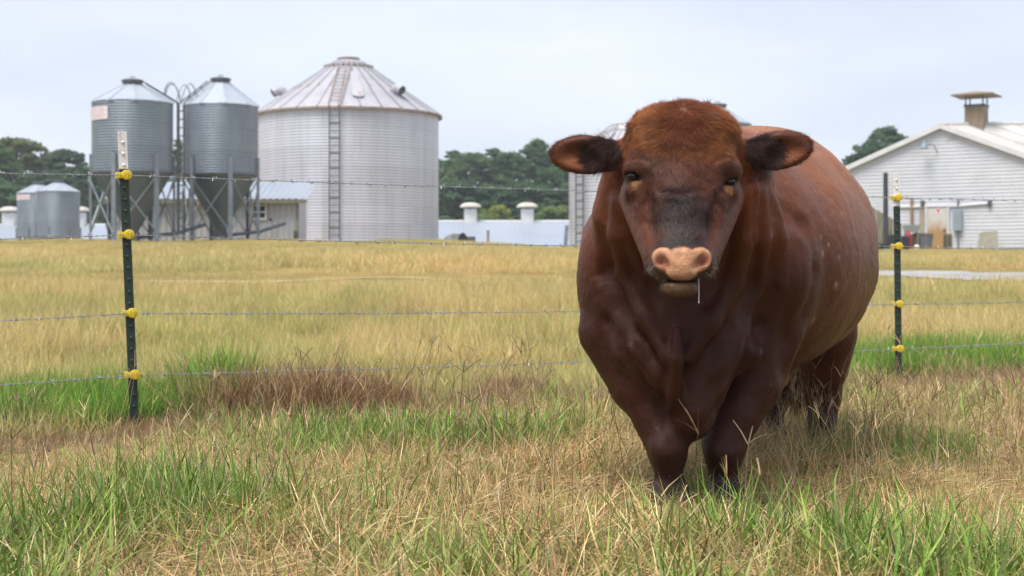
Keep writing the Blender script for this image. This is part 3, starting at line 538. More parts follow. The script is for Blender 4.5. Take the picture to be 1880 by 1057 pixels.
    for f in mm.f: ff = bmm.faces.new([nv[i] for i in f]); ff.material_index = 1
    bmm.to_mesh(me); bmm.free()
    m = MB()
    for tt in (t0 - 0.06, t1 + 0.06): m.box((tt, -0.06, zt / 2 + 0.03), (0.10, 0.07, zt + 0.06))
    m.box(((t0 + t1) / 2, -0.06, zt + 0.10), (t1 - t0 + 0.26, 0.08, 0.10)); m.build('door_frame', M_SIDING, root)
    ta, tb = t_of(1689), t_of(1701); m = MB(); m.box(((ta + tb) / 2, -0.05, zt / 2 + 0.1), (tb - ta, 0.04, zt - 0.1)); m.build('weathered_board', mat_noise('peeling_board', (0.42, 0.36, 0.26), (0.30, 0.26, 0.20), 5, 0.85, c3=(0.45, 0.28, 0.10), s3=4), root)
    # meter box with conduit
    t0, t1 = t_of(1752), t_of(1768); z0, z1 = z_of(1760, 425), z_of(1760, 386); m = MB(); m.box(((t0 + t1) / 2, -0.13, (z0 + z1) / 2), (t1 - t0, 0.20, z1 - z0)); o = m.build('meter_box', mat_noise('box_grey', (0.30, 0.36, 0.40), (0.25, 0.30, 0.34), 3, 0.5), root, bevel=0.02)
    m = MB(); tm = (t0 + t1) / 2; m.tube([(tm, -0.08, z0), (tm, -0.08, 0.02)], 0.035, 8); m.tube([(tm, -0.08, z1), (tm, -0.08, z_of(1760, 366))], 0.045, 8); m.build('conduit', M_STEEL, root)
    m = MB(); m.tube([(t_of(1640), -0.07, z_of(1640, 381)), (t_of(1760), -0.07, z_of(1760, 379)), (t_of(1816), -0.07, z_of(1816, 374))], 0.045, 8); m.build('white_pipe', M_WHITE, root)
    for px in (1695, 1818): m = MB(); m.box((t_of(px), -0.09, z_of(px, 374)), (0.16, 0.14, 0.26)); m.build('pipe_bracket', M_DARKSTEEL, root, bevel=0.02)
    m = MB(); m.box((t_of(1675), -0.08, z_of(1675, 388)), (0.12, 0.06, 1.1)); m.build('hanging_plank', mat_noise('brown_plank', (0.20, 0.12, 0.07), (0.30, 0.20, 0.13), 5, 0.85), root)
    # yard lamp on a curved arm
    tl = t_of(1721); zl = z_of(1721, 279); m = MB(); m.tube([(tl, -0.03, zl), (tl - 0.05, -0.25, zl + 0.22), (tl - 0.15, -0.42, zl + 0.30), (tl - 0.32, -0.50, zl + 0.30)], 0.025, 8); lamp = m.build('lamp_arm', M_STEEL, root)
    m = MB(); m.lathe([(0.17, -0.16), (0.15, -0.05), (0.08, 0.04), (0.07, 0.14), (0.02, 0.16)], 18, (tl - 0.42, -0.50, zl + 0.28)); m.build('lamp_head', mat_noise('lamp_blue_grey', (0.22, 0.30, 0.38), (0.28, 0.35, 0.42), 4, 0.45), lamp, True)
gable_barn()

# ---------------------------------------------------------------- yard clutter by the barn
def at_ground(px, d): x = (px - 940) / FOC * d; return x, d, float(ground_z(x, d))
x, y, z = at_ground(1626, 57.0); m = MB(); m.tube([(0, 0, -0.4), (0, 0, 0.75 + (505 - 318) / FOC * 57 - z)], 0.10, 12, 0.085); o = m.build('utility_pole', mat_noise('creosote', (0.035, 0.038, 0.045), (0.06, 0.06, 0.065), 5, 0.8), None, True); o.location = (x, y, z); tag(o, 'dark upright pole just right of the bull in front of the white barn', 'pole')
def chute():
    x, y, z = at_ground(1622, 59.0); root = empty('loading_chute', (x, y, z), math.radians(-8)); tag(root, 'dark weathered loading chute sloping down behind the dark pole', 'chute'); h = 0.75 + (505 - 376) / FOC * 59 - z
    for k in range(7):
        f0, f1 = k / 7, (k + 0.93) / 7; m = MB(); zt = h - 0.10; X = lambda f: -1.6 + 2.3 * f; T = lambda f: (h + 0.25) - (h - 0.75) * max(0, f - 0.25) * 1.33
        m.add([(X(f0), -0.04, 0.25), (X(f1), -0.04, 0.25), (X(f1), -0.04, T(f1)), (X(f0), -0.04, T(f0)), (X(f0), 0.0, 0.25), (X(f1), 0.0, 0.25), (X(f1), 0.0, T(f1)), (X(f0), 0.0, T(f0))], [(0, 1, 2, 3), (4, 7, 6, 5), (3, 2, 6, 7), (0, 4, 5, 1), (0, 3, 7, 4), (1, 5, 6, 2)]); m.build('side_board', mat_noise('mildew_board', (0.13, 0.13, 0.09), (0.26, 0.25, 0.19), 4, 0.9, stretch=(2, 2, 0.5)), root)
    m = MB(); m.box((-0.3, 0.6, 0.30), (2.6, 1.1, 0.50)); m.build('undercarriage', M_DARK, root, bevel=0.03)
    for q in (-0.9, 0.3): m = MB(); m.tube([(q, -0.10, 0.30), (q, 0.08, 0.30)], 0.30, 20); m.build('wheel', mat_noise('tyre', (0.02, 0.02, 0.02), (0.035, 0.035, 0.035), 8, 0.85), root)
chute()
x, y, z = at_ground(1668, 61.5); m = MB(); m.lathe([(0.13, 0.02), (0.15, 0.05), (0.15, 0.58), (0.12, 0.66), (0.05, 0.70), (0.045, 0.78)], 20, (0, 0, 0)); o = m.build('gas_cylinder', mat_noise('red_paint', (0.42, 0.02, 0.03), (0.34, 0.02, 0.03), 5, 0.5), None, True); o.location = (x, y, z - 0.02); tag(o, 'red cylinder standing under the grey trough by the barn wall', 'cylinder')
x, y, z = at_ground(1673, 62.6); root = empty('metal_trough', (x, y, z)); tag(root, 'grey metal trough raised on legs left of the barn door', 'trough')
m = MB(); zt = 0.75 + (505 - 414) / FOC * 62.6 - z; m.add([(-0.33, -0.22, zt), (0.33, -0.22, zt), (0.33, 0.22, zt), (-0.33, 0.22, zt), (-0.26, -0.14, zt - 0.30), (0.26, -0.14, zt - 0.30), (0.26, 0.14, zt - 0.30), (-0.26, 0.14, zt - 0.30)], [(0, 4, 5, 1), (1, 5, 6, 2), (2, 6, 7, 3), (3, 7, 4, 0), (4, 7, 6, 5)]); m.build('basin', M_GALVROOF, root)
for sx in (-1, 1):
    for sy in (-1, 1): m = MB(); m.box((sx * 0.24, sy * 0.12, (zt - 0.3) / 2), (0.05, 0.05, zt - 0.3)); m.build('leg', M_TIMBER, root)
x, y, z = at_ground(1701, 60.5); root = empty('trash_can', (x, y, z)); tag(root, 'dark grey plastic trash can in front of the barn door', 'trash can'); m = MB(); m.lathe([(0.20, 0.0), (0.255, 0.60), (0.275, 0.60), (0.275, 0.64), (0.245, 0.64), (0.19, 0.05)], 24); m.build('can_body', mat_noise('grey_plastic', (0.13, 0.135, 0.15), (0.17, 0.175, 0.19), 4, 0.5), root, True)
for q in (-1, 1): m = MB(); m.tube([(q * 0.26, -0.06, 0.50), (q * 0.31, -0.03, 0.50), (q * 0.31, 0.03, 0.50), (q * 0.26, 0.06, 0.50)], 0.014, 6); m.build('handle', M_DARKSTEEL, root)
x, y, z = at_ground(1683, 60.0); m = MB(); m.lathe([(0.115 * math.sin(math.pi * i / 10) + 1e-3, 0.10 - 0.105 * math.cos(math.pi * i / 10)) for i in range(11)], 16); o = m.build('white_bucket', M_WHITE, None, True); o.location = (x, y, z); o.name = 'white_ball'; tag(o, 'white ball lying in the grass before the trash can', 'ball')
M_OLIVE = mat_noise('olive_bale', (0.075, 0.08, 0.045), (0.12, 0.115, 0.06), 7, 0.95, bump=0.6, bscale=30)
def bale(px, d, w, h, label):
    x, y, z = at_ground(px, d); root = empty('hay_bale', (x, y, z)); tag(root, label, 'bale'); m = MB(); m.box((0, 0, h / 2), (w, 0.5, h)); m.build('bale', M_OLIVE, root, bevel=0.05)
    for q in (-0.28, 0.28): m = MB(); m.box((q * w, 0, h / 2), (0.02, 0.515, h + 0.015)); m.build('twine', M_TAN, root)
bale(1688, 62.8, 0.55, 0.72, 'dark olive bale behind the trash can')
bale(1740, 63.0, 0.26, 0.74, 'narrow dark olive bale right of the barn door')
x, y, z = at_ground(1813, 61.0); root = empty('leaning_board', (x, y, z), math.radians(-20)); tag(root, 'weathered plywood boards leaning against the barn wall at right', 'board')
for q, (dx, w, h, tl) in enumerate(((0.10, 0.62, 0.80, 16), (-0.24, 0.34, 0.74, 22))): m = MB(); m.box((0, 0, h / 2), (w, 0.03, h)); o = m.build('board', mat_noise('plywood_grey', (0.26, 0.25, 0.19), (0.34, 0.32, 0.25), 4, 0.9), root); o.location = (dx, 0.03 * q, 0); o.rotation_euler = (math.radians(-tl), math.radians(6 if q else -2), 0)
# ================================================================ trees
M_LEAF, nt, b = mat_new('foliage', (0.05, 0.09, 0.03), 0.65, 0, 0.25); L = nt.links
at = nd(nt, 'ShaderNodeAttribute', attribute_name='Col'); oi = nd(nt, 'ShaderNodeObjectInfo'); hs = nd(nt, 'ShaderNodeHueSaturation')
mr = nd(nt, 'ShaderNodeMapRange'); mr.inputs['To Min'].default_value = 0.475; mr.inputs['To Max'].default_value = 0.515; L.new(oi.outputs['Random'], mr.inputs['Value']); L.new(mr.outputs[0], hs.inputs['Hue'])
mx = nd(nt, 'ShaderNodeMix', data_type='RGBA', blend_type='MULTIPLY'); mx.inputs[0].default_value = 1.0; L.new(at.outputs['Color'], mx.inputs[6]); L.new(oi.outputs['Color'], mx.inputs[7]); L.new(mx.outputs[2], hs.inputs['Color']); L.new(hs.outputs[0], b.inputs['Base Color'])
tr = nd(nt, 'ShaderNodeBsdfTranslucent'); L.new(hs.outputs[0], tr.inputs['Color']); ms = nd(nt, 'ShaderNodeMixShader'); ms.inputs[0].default_value = 0.5; L.new(b.outputs[0], ms.inputs[1]); L.new(tr.outputs[0], ms.inputs[2]); L.new(ms.outputs[0], nt.nodes['Material Output'].inputs['Surface'])
M_BARK = mat_noise('bark', (0.09, 0.07, 0.055), (0.14, 0.115, 0.09), 4, 0.9, stretch=(3, 3, 0.5))

def crown_mesh(name, seed, H, W, base, nblob, per, leaf, conic):
    r = np.random.default_rng(seed); P = []; Nn = []; Sh = []
    limbs = []
    for i in range(nblob):
        f = r.uniform(0, 1) ** 0.85; z = base + (H - base) * f
        prof = (1 - f) ** 0.75 * 1.15 if conic else math.sqrt(max(0.02, 1 - (2 * f - 0.85) ** 2 / 1.4)) if f < 0.98 else 0.2
        a = r.uniform(0, 2 * math.pi); rad = W * prof * r.uniform(0.25, 0.95); c = np.array([rad * math.cos(a), rad * math.sin(a), z]); br = W * r.uniform(0.10, 0.27) * (0.65 if conic else 1.0) * (1 - 0.35 * f)
        limbs.append(c); n = int(per * r.uniform(0.7, 1.3)); d = r.normal(0, 1, (n, 3)); d /= np.linalg.norm(d, axis=1)[:, None]; d[:, 2] = np.where(d[:, 2] < -0.3, -d[:, 2] * 0.6, d[:, 2])
        q = c + d * (br * r.uniform(0.05, 1.25, n) ** 0.6)[:, None] * np.array([1.1, 1.1, 0.75 if not conic else 0.6]); P.append(q); Nn.append(d); Sh.append(np.full(n, r.uniform(0.7, 1.3)))
    P = np.concatenate(P); Nn = np.concatenate(Nn); Sh = np.concatenate(Sh); n = len(P)
    t = r.normal(0, 1, (n, 3)); u = np.cross(Nn, t); u /= np.linalg.norm(u, axis=1)[:, None]; nn = Nn * 0.5 + r.normal(0, 0.8, (n, 3)); v = np.cross(nn, u); v /= np.linalg.norm(v, axis=1)[:, None]
    s = leaf * r.uniform(0.55, 1.3, n)[:, None]
    V = np.stack([P - u * s * 0.5, P + v * s * 0.42 - u * s * 0.1, P + u * s * 0.6, P - v * s * 0.42 + u * s * 0.1], 1).reshape(-1, 3)
    C = np.array([0.130, 0.200, 0.100])[None] * Sh[:, None] * r.uniform(0.75, 1.3, n)[:, None] + r.uniform(0, 0.014, (n, 1)) * np.array([1.0, 0.8, 0.1])  # leaf green paled and greyed, distance haze put into the colour
    me = np_mesh(name, V, np.arange(n * 4).reshape(-1, 4), False); vcol(me, np.repeat(C, 4, 0)); me.materials.append(M_LEAF)
    m = MB(); m.tube([(0, 0, -0.8), (0.05, 0, H * 0.3), (0.0, 0.1, H * 0.62), (0.05, 0.0, H * 0.9)], 0.26, 9, 0.05)
    for c in limbs[:: max(1, nblob // 14)]: m.tube([(0.02, 0.02, max(base * 0.6, c[2] * 0.62)), tuple(c * np.array([0.5, 0.5, 0.86])), tuple(c)], 0.10, 6, 0.02)
    tm = m.build('trunk', M_BARK, None, True); tme = tm.data; bpy.data.objects.remove(tm)
    return me, tme
KINDS = [crown_mesh('crown_a', 1, 13.0, 4.2, 1.2, 230, 110, 0.27, False), crown_mesh('crown_b', 2, 12.0, 3.6, 1.0, 210, 110, 0.26, False), crown_mesh('crown_c', 3, 14.5, 3.8, 2.0, 240, 90, 0.25, True), crown_mesh('crown_d', 4, 11.0, 4.6, 0.8, 230, 110, 0.27, False), crown_mesh('crown_e', 5, 3.2, 2.0, 0.1, 40, 110, 0.20, False)]
BASEH = [13.0, 12.0, 14.5, 11.0, 3.2]
def tree(px, ptop, d, kind, label, tint=(1, 1, 1), wide=1.0, group=None, name='tree'):
    x = (px - 940) / FOC * d; zg = float(ground_z(x, d)); H = 0.75 + (505 - ptop) / FOC * d - zg; s = H / BASEH[kind]
    root = empty(name, (x, d, zg), random.uniform(0, 6.28)); tag(root, label, 'bush' if name == 'bush' else 'tree', group)
    for nm_, me in zip(('crown', 'trunk'), KINDS[kind]):
        o = link(nm_, me, None, root); o.scale = (s * wide, s * wide, s); o.color = (*tint, 1)
    return root
TL = 'trees along the far tree line'
for a in [
    (-25, 267, 128, 0, 'tall broad green tree cut by the left edge of the photo', (0.9, 1.0, 0.8), 1.2), (30, 263, 136, 3, 'round yellowish green tree above the small twin bins', (1.15, 1.05, 0.8), 1.15),
    (70, 295, 146, 1, 'shorter dark tree in the gap above the small twin bins', (0.8, 0.9, 0.9), 1.2), (118, 279, 132, 1, 'dark green tree left of the signed feed bin', (0.72, 0.85, 0.85), 1.15),
    (165, 310, 128, 1, 'low dark tree partly behind the signed feed bin', (0.7, 0.82, 0.85), 1.1), (228, 315, 140, 3, 'dark tree mostly hidden behind the signed feed bin', (0.75, 0.85, 0.9), 1.2), (327, 260, 138, 2, 'narrow pine seen in the gap between the two large feed bins', (1.1, 1.15, 0.8), 0.9),
    (790, 297, 140, 0, 'dark green tree touching the right edge of the big silver bin', (0.80, 0.95, 0.95), 1.1), (832, 281, 146, 2, 'pine with a pointed top, first right of the big silver bin', (0.85, 1.0, 0.95), 1.8),
    (866, 289, 136, 3, 'rounded green tree above the left mushroom vent', (0.85, 1.0, 0.9), 1.0), (905, 277, 148, 2, 'pointed pine midway between the two mushroom vents', (0.82, 0.98, 0.98), 1.8),
    (938, 285, 138, 0, 'broad dark tree left of the right mushroom vent', (0.80, 0.94, 0.92), 1.0), (985, 261, 134, 1, 'tall thin-topped tree rising above the right mushroom vent', (0.85, 0.98, 0.85), 0.85),
    (1022, 279, 142, 0, 'green tree just left of the bull\'s left ear', (0.85, 1.0, 0.92), 1.1), (1062, 293, 146, 3, 'tree behind the bull\'s left ear and the hidden silver bin', (0.8, 0.95, 0.9), 1.2),
    (1600, 267, 120, 3, 'dark tree rising left of the white barn roof', (0.75, 0.85, 0.85), 0.8), (1632, 238, 122, 1, 'tallest dark tree behind the left slope of the white barn roof', (0.75, 0.86, 0.85), 0.9),
    ]: tree(*a[:5], tint=a[5], wide=a[6], group=TL)
for a in [(848, 340, 126, 3, 'low dense tree in the shade under the pines left of centre', (0.62, 0.78, 0.75), 1.6), (905, 348, 126, 1, 'low dense tree between the vents under the pines', (0.6, 0.75, 0.72), 1.7), (960, 342, 126, 3, 'low dense tree behind the right mushroom vent', (0.62, 0.78, 0.72), 1.6), (1020, 350, 125, 1, 'low dense tree near the hidden silver bin', (0.65, 0.8, 0.72), 1.6),
          (20, 345, 122, 3, 'low dense tree behind the left roof vent at far left', (0.8, 0.92, 0.7), 1.6), (120, 350, 122, 1, 'low dense tree behind the small twin bins', (0.6, 0.72, 0.7), 1.7)]: tree(*a[:5], tint=a[5], wide=a[6], group=TL)
for a in [(912, 384, 118, 4, 'bright yellow green bush right of the left mushroom vent', (1.9, 1.6, 0.7), 0.8), (880, 398, 117, 4, 'small green bush at the foot of the left mushroom vent', (1.2, 1.3, 0.9), 1.0), (1022, 386, 117, 4, 'yellowish green bush left of the hidden silver bin', (1.3, 1.25, 0.8), 1.2), (992, 396, 117, 4, 'green bush right of the right mushroom vent', (1.2, 1.25, 0.9), 1.1)]: tree(*a[:5], tint=a[5], wide=a[6], group='bushes behind the poultry house', name='bush')
# ================================================================ barbed-wire fence
PA = np.array([(245 - 940) / FOC * 7.2, 7.2]); PB = np.array([(1649.5 - 940) / FOC * 9.75, 9.75]); FD = (PB - PA) / np.linalg.norm(PB - PA); FN = np.array([FD[1], -FD[0]])   # FN points to the camera side
M_GREENP = mat_noise('green_post_paint', (0.012, 0.030, 0.022), (0.022, 0.042, 0.031), 14, 0.5, c3=(0.06, 0.045, 0.035), s3=22, bump=0.15)
M_WHITEP = mat_noise('white_post_tip', (0.80, 0.78, 0.75), (0.72, 0.69, 0.64), 12, 0.6, c3=(0.28, 0.12, 0.06), s3=40)
M_YEL = mat_noise('yellow_plastic', (0.74, 0.55, 0.03), (0.64, 0.45, 0.03), 30, 0.42)
M_WIRE = mat_noise('galvanised_wire', (0.46, 0.48, 0.50), (0.30, 0.31, 0.32), 20, 0.42, 0.6)
def t_post(p, base_px, top_px, base_y, top_y, wires_y, d, label, yaw, tip):
    base = pt(base_px, base_y, d); zg = float(base[2]); root = empty('fence_post', (base[0], d, zg)); tag(root, label, 'fence post', 'steel T posts of the fence')
    top = pt(top_px, top_y, d); ax = Vector(top) - Vector((base[0], d, zg)); Ln = ax.length; lean = Vector((0, 0, 1)).rotation_difference(ax.normalized())
    sh = empty('post_frame', (0, 0, 0)); bpy.data.objects.remove(sh)
    def sec(z0, z1, mat, name):
        m = MB(); rot = Matrix.Rotation(yaw, 3, 'Z'); zc = (z0 + z1) / 2; h = z1 - z0
        m.box(rot @ Vector((0, -0.004, zc)), (0.042, 0.006, h), rot); m.box(rot @ Vector((0, 0.0165, zc)), (0.006, 0.035, h), rot); m.box(rot @ Vector((0, 0.036, zc)), (0.020, 0.005, h), rot)
        o = m.build(name, mat, root, bevel=0.0012); o.rotation_mode = 'QUATERNION'; o.rotation_quaternion = lean; return o
    tipz = Ln - tip
    shaft = sec(-0.35, tipz, M_GREENP, 'shaft'); sec(tipz + 0.0005, Ln, M_WHITEP, 'white_tip')
    sm = None; z = 0.06
    while z < Ln - 0.03:
        m = MB(); rot = Matrix.Rotation(yaw, 3, 'Z')
        if sm is None:
            m.lathe([(0.0085, -0.002), (0.0075, 0.005), (0.004, 0.008), (0.0005, 0.009)], 8); o = m.build('stud', M_GREENP, shaft, True); sm = o.data
        else: o = link('stud', sm, None, shaft)
        if z > tipz: o.material_slots[0].link = 'OBJECT'; o.material_slots[0].material = M_WHITEP
        o.matrix_basis = Matrix.Translation(rot @ Vector((0, -0.007, z))) @ (rot @ Matrix.Rotation(math.pi / 2, 3, 'X')).to_4x4(); z += 0.054
    W = []
    for wy in wires_y:
        f = (base_y - wy) / (base_y - top_y) * Ln; zl = f; c = lean @ Vector((0, 0, zl)); ins = empty('x', (0, 0, 0)); bpy.data.objects.remove(ins)
        m = MB(); rot = Matrix.Rotation(yaw, 3, 'Z')
        m.box(Vector((0, -0.004, 0)), (0.062, 0.030, 0.036)); m.box(Vector((-0.036, 0.008, 0)), (0.018, 0.046, 0.040))
        V = []
        m.lathe([(0.0285, -0.011), (0.031, -0.008), (0.031, 0.008), (0.0285, 0.011), (0.012, 0.012)], 24, (0, 0, 0)); nv = 24 * 5
        for i in range(len(m.v) - nv, len(m.v)):
            x_, y_, z_ = m.v[i]; m.v[i] = (x_ + 0.010, -z_ - 0.034, y_ + 0.002)
        m.tube([(0.010, -0.018, 0), (0.010, -0.046, 0)], 0.011, 12); m.box((0.012, -0.050, -0.004), (0.010, 0.014, 0.040))
        o = m.build('insulator', M_YEL, root, True, bevel=0.0015); o.location = c; o.rotation_euler = (0, 0, yaw); o.scale = (0.80, 0.85, 0.78)
        W.append(Vector((base[0], d, zg)) + c + (Matrix.Rotation(yaw, 3, 'Z') @ Vector((0.0, -0.030, 0))))
    return root, W
yaw_ = math.atan2(FD[1], FD[0]) * 0.75
_, WA = t_post(PA, 246.5, 224, 768, 242, (687, 574, 432, 323), 7.2, 'dark green T post with a rusty white tip, in the left foreground', yaw_, 0.178)
_, WB = t_post(PB, 1650, 1645.5, 705, 318, (639, 557, 453, 364), 9.75, 'dark green T post with a white tip, right of the bull', yaw_ - 0.5, 0.215)
M_CLIP = mat_noise('white_clip', (0.7, 0.7, 0.7), (0.55, 0.55, 0.55), 20, 0.5)
NAMES = ['lowest strand of barbed wire, just above the grass', 'second strand of barbed wire from the ground', 'third strand of barbed wire from the ground', 'top strand of barbed wire']
barb_me = None
def barb_mesh():
    V = []; m = MB(); R = 0.0042
    for q, (ph, z0) in enumerate(((0.3, -0.004), (1.9, 0.004))):
        pts = [Vector((z0 + 0.0012 * (t - 6), R * math.cos(ph + t * 0.62), R * math.sin(ph + t * 0.62))) for t in range(12)]
        d0 = (pts[0] - pts[1]).normalized(); d1 = (pts[-1] - pts[-2]).normalized(); rad0 = Vector((0, pts[0].y, pts[0].z)).normalized(); rad1 = Vector((0, pts[-1].y, pts[-1].z)).normalized()
        pts = [pts[0] + d0 * 0.010 + rad0 * 0.006] + pts + [pts[-1] + d1 * 0.010 + rad1 * 0.006]; m.tube(pts, 0.0015, 5)
    return m
for k in range(4):
    a, b_ = np.array(WA[k]), np.array(WB[k]); stepv = b_ - a
    P0 = a - stepv * 0.75; P0[2] = a[2] - (0.10 if k < 3 else 0.07) * 0.75 + (0.02 * k); P3 = b_ + stepv * 0.8; P3[2] = b_[2] + 0.13 * 0.8
    N = 1500; t = np.linspace(0, 3, N); pts = np.zeros((N, 3)); segs = [P0, a, b_, P3]
    for i in range(N):
        j = min(int(t[i]), 2); f = t[i] - j; pts[i] = segs[j] * (1 - f) + segs[j + 1] * f; pts[i][2] -= (0.035, 0.02, 0.035)[j] * (0.6 + 0.3 * ((k * 7) % 3)) * 4 * f * (1 - f)
    s = np.concatenate([[0], np.cumsum(np.linalg.norm(np.diff(pts, axis=0), axis=1))]); n = int(s[-1] / 0.0075); ss = np.linspace(0, s[-1], n); C = np.stack([np.interp(ss, s, pts[:, i]) for i in range(3)], 1)
    tg = np.gradient(C, axis=0); tg /= np.linalg.norm(tg, axis=1)[:, None]; sd = np.cross(tg, [0, 0, 1.0]); sd /= np.linalg.norm(sd, axis=1)[:, None]; up = np.cross(sd, tg)
    Vs = []; Fs = []; off = 0
    for q in (0, 1):
        ph = ss / 0.055 * 2 * math.pi + q * math.pi; cc = C + (sd * np.cos(ph)[:, None] + up * np.sin(ph)[:, None]) * 0.0014
        for e in range(4):
            an = e * math.pi / 2; Vs.append(cc + (sd * math.cos(an) + up * math.sin(an)) * 0.00125)
        i = np.arange(n - 1)
        for e in range(4): e2 = (e + 1) % 4; Fs.append(np.stack([off + e * n + i, off + e2 * n + i, off + e2 * n + i + 1, off + e * n + i + 1], 1))
        off += 4 * n
    wire = empty('barbed_wire', tuple(C[n // 2])); tag(wire, NAMES[k], 'wire', 'strands of the barbed wire fence')
    o = link('strand', np_mesh('strand', np.concatenate(Vs) - C[n // 2], np.concatenate(Fs)), M_WIRE, wire)
    rb = np.random.default_rng(90 + k); q = 0.03
    while q < s[-1]:
        j = min(n - 1, int(q / s[-1] * n)); p = C[j] - C[n // 2]
        if barb_me is None: o = barb_mesh().build('barb', M_WIRE, wire, True); barb_me = o.data
        else: o = link('barb', barb_me, None, wire)
        x = Vector(tg[j]); M3 = Matrix((x, Vector(sd[j]), Vector(up[j]))).transposed() @ Matrix.Rotation(rb.uniform(0, 6.28), 3, 'X'); o.matrix_basis = Matrix.Translation(Vector(p)) @ M3.to_4x4(); q += 0.102 * rb.uniform(0.9, 1.1)
# ================================================================ the bull
def rotm(rx=0, ry=0, rz=0):
    rx, ry, rz = map(math.radians, (rx, ry, rz))
    cx, sx, cy, sy, cz, sz = math.cos(rx), math.sin(rx), math.cos(ry), math.sin(ry), math.cos(rz), math.sin(rz)
    return (np.array([[cz, -sz, 0], [sz, cz, 0], [0, 0, 1]]) @ np.array([[cy, 0, sy], [0, 1, 0], [-sy, 0, cy]]) @ np.array([[1, 0, 0], [0, cx, -sx], [0, sx, cx]]))

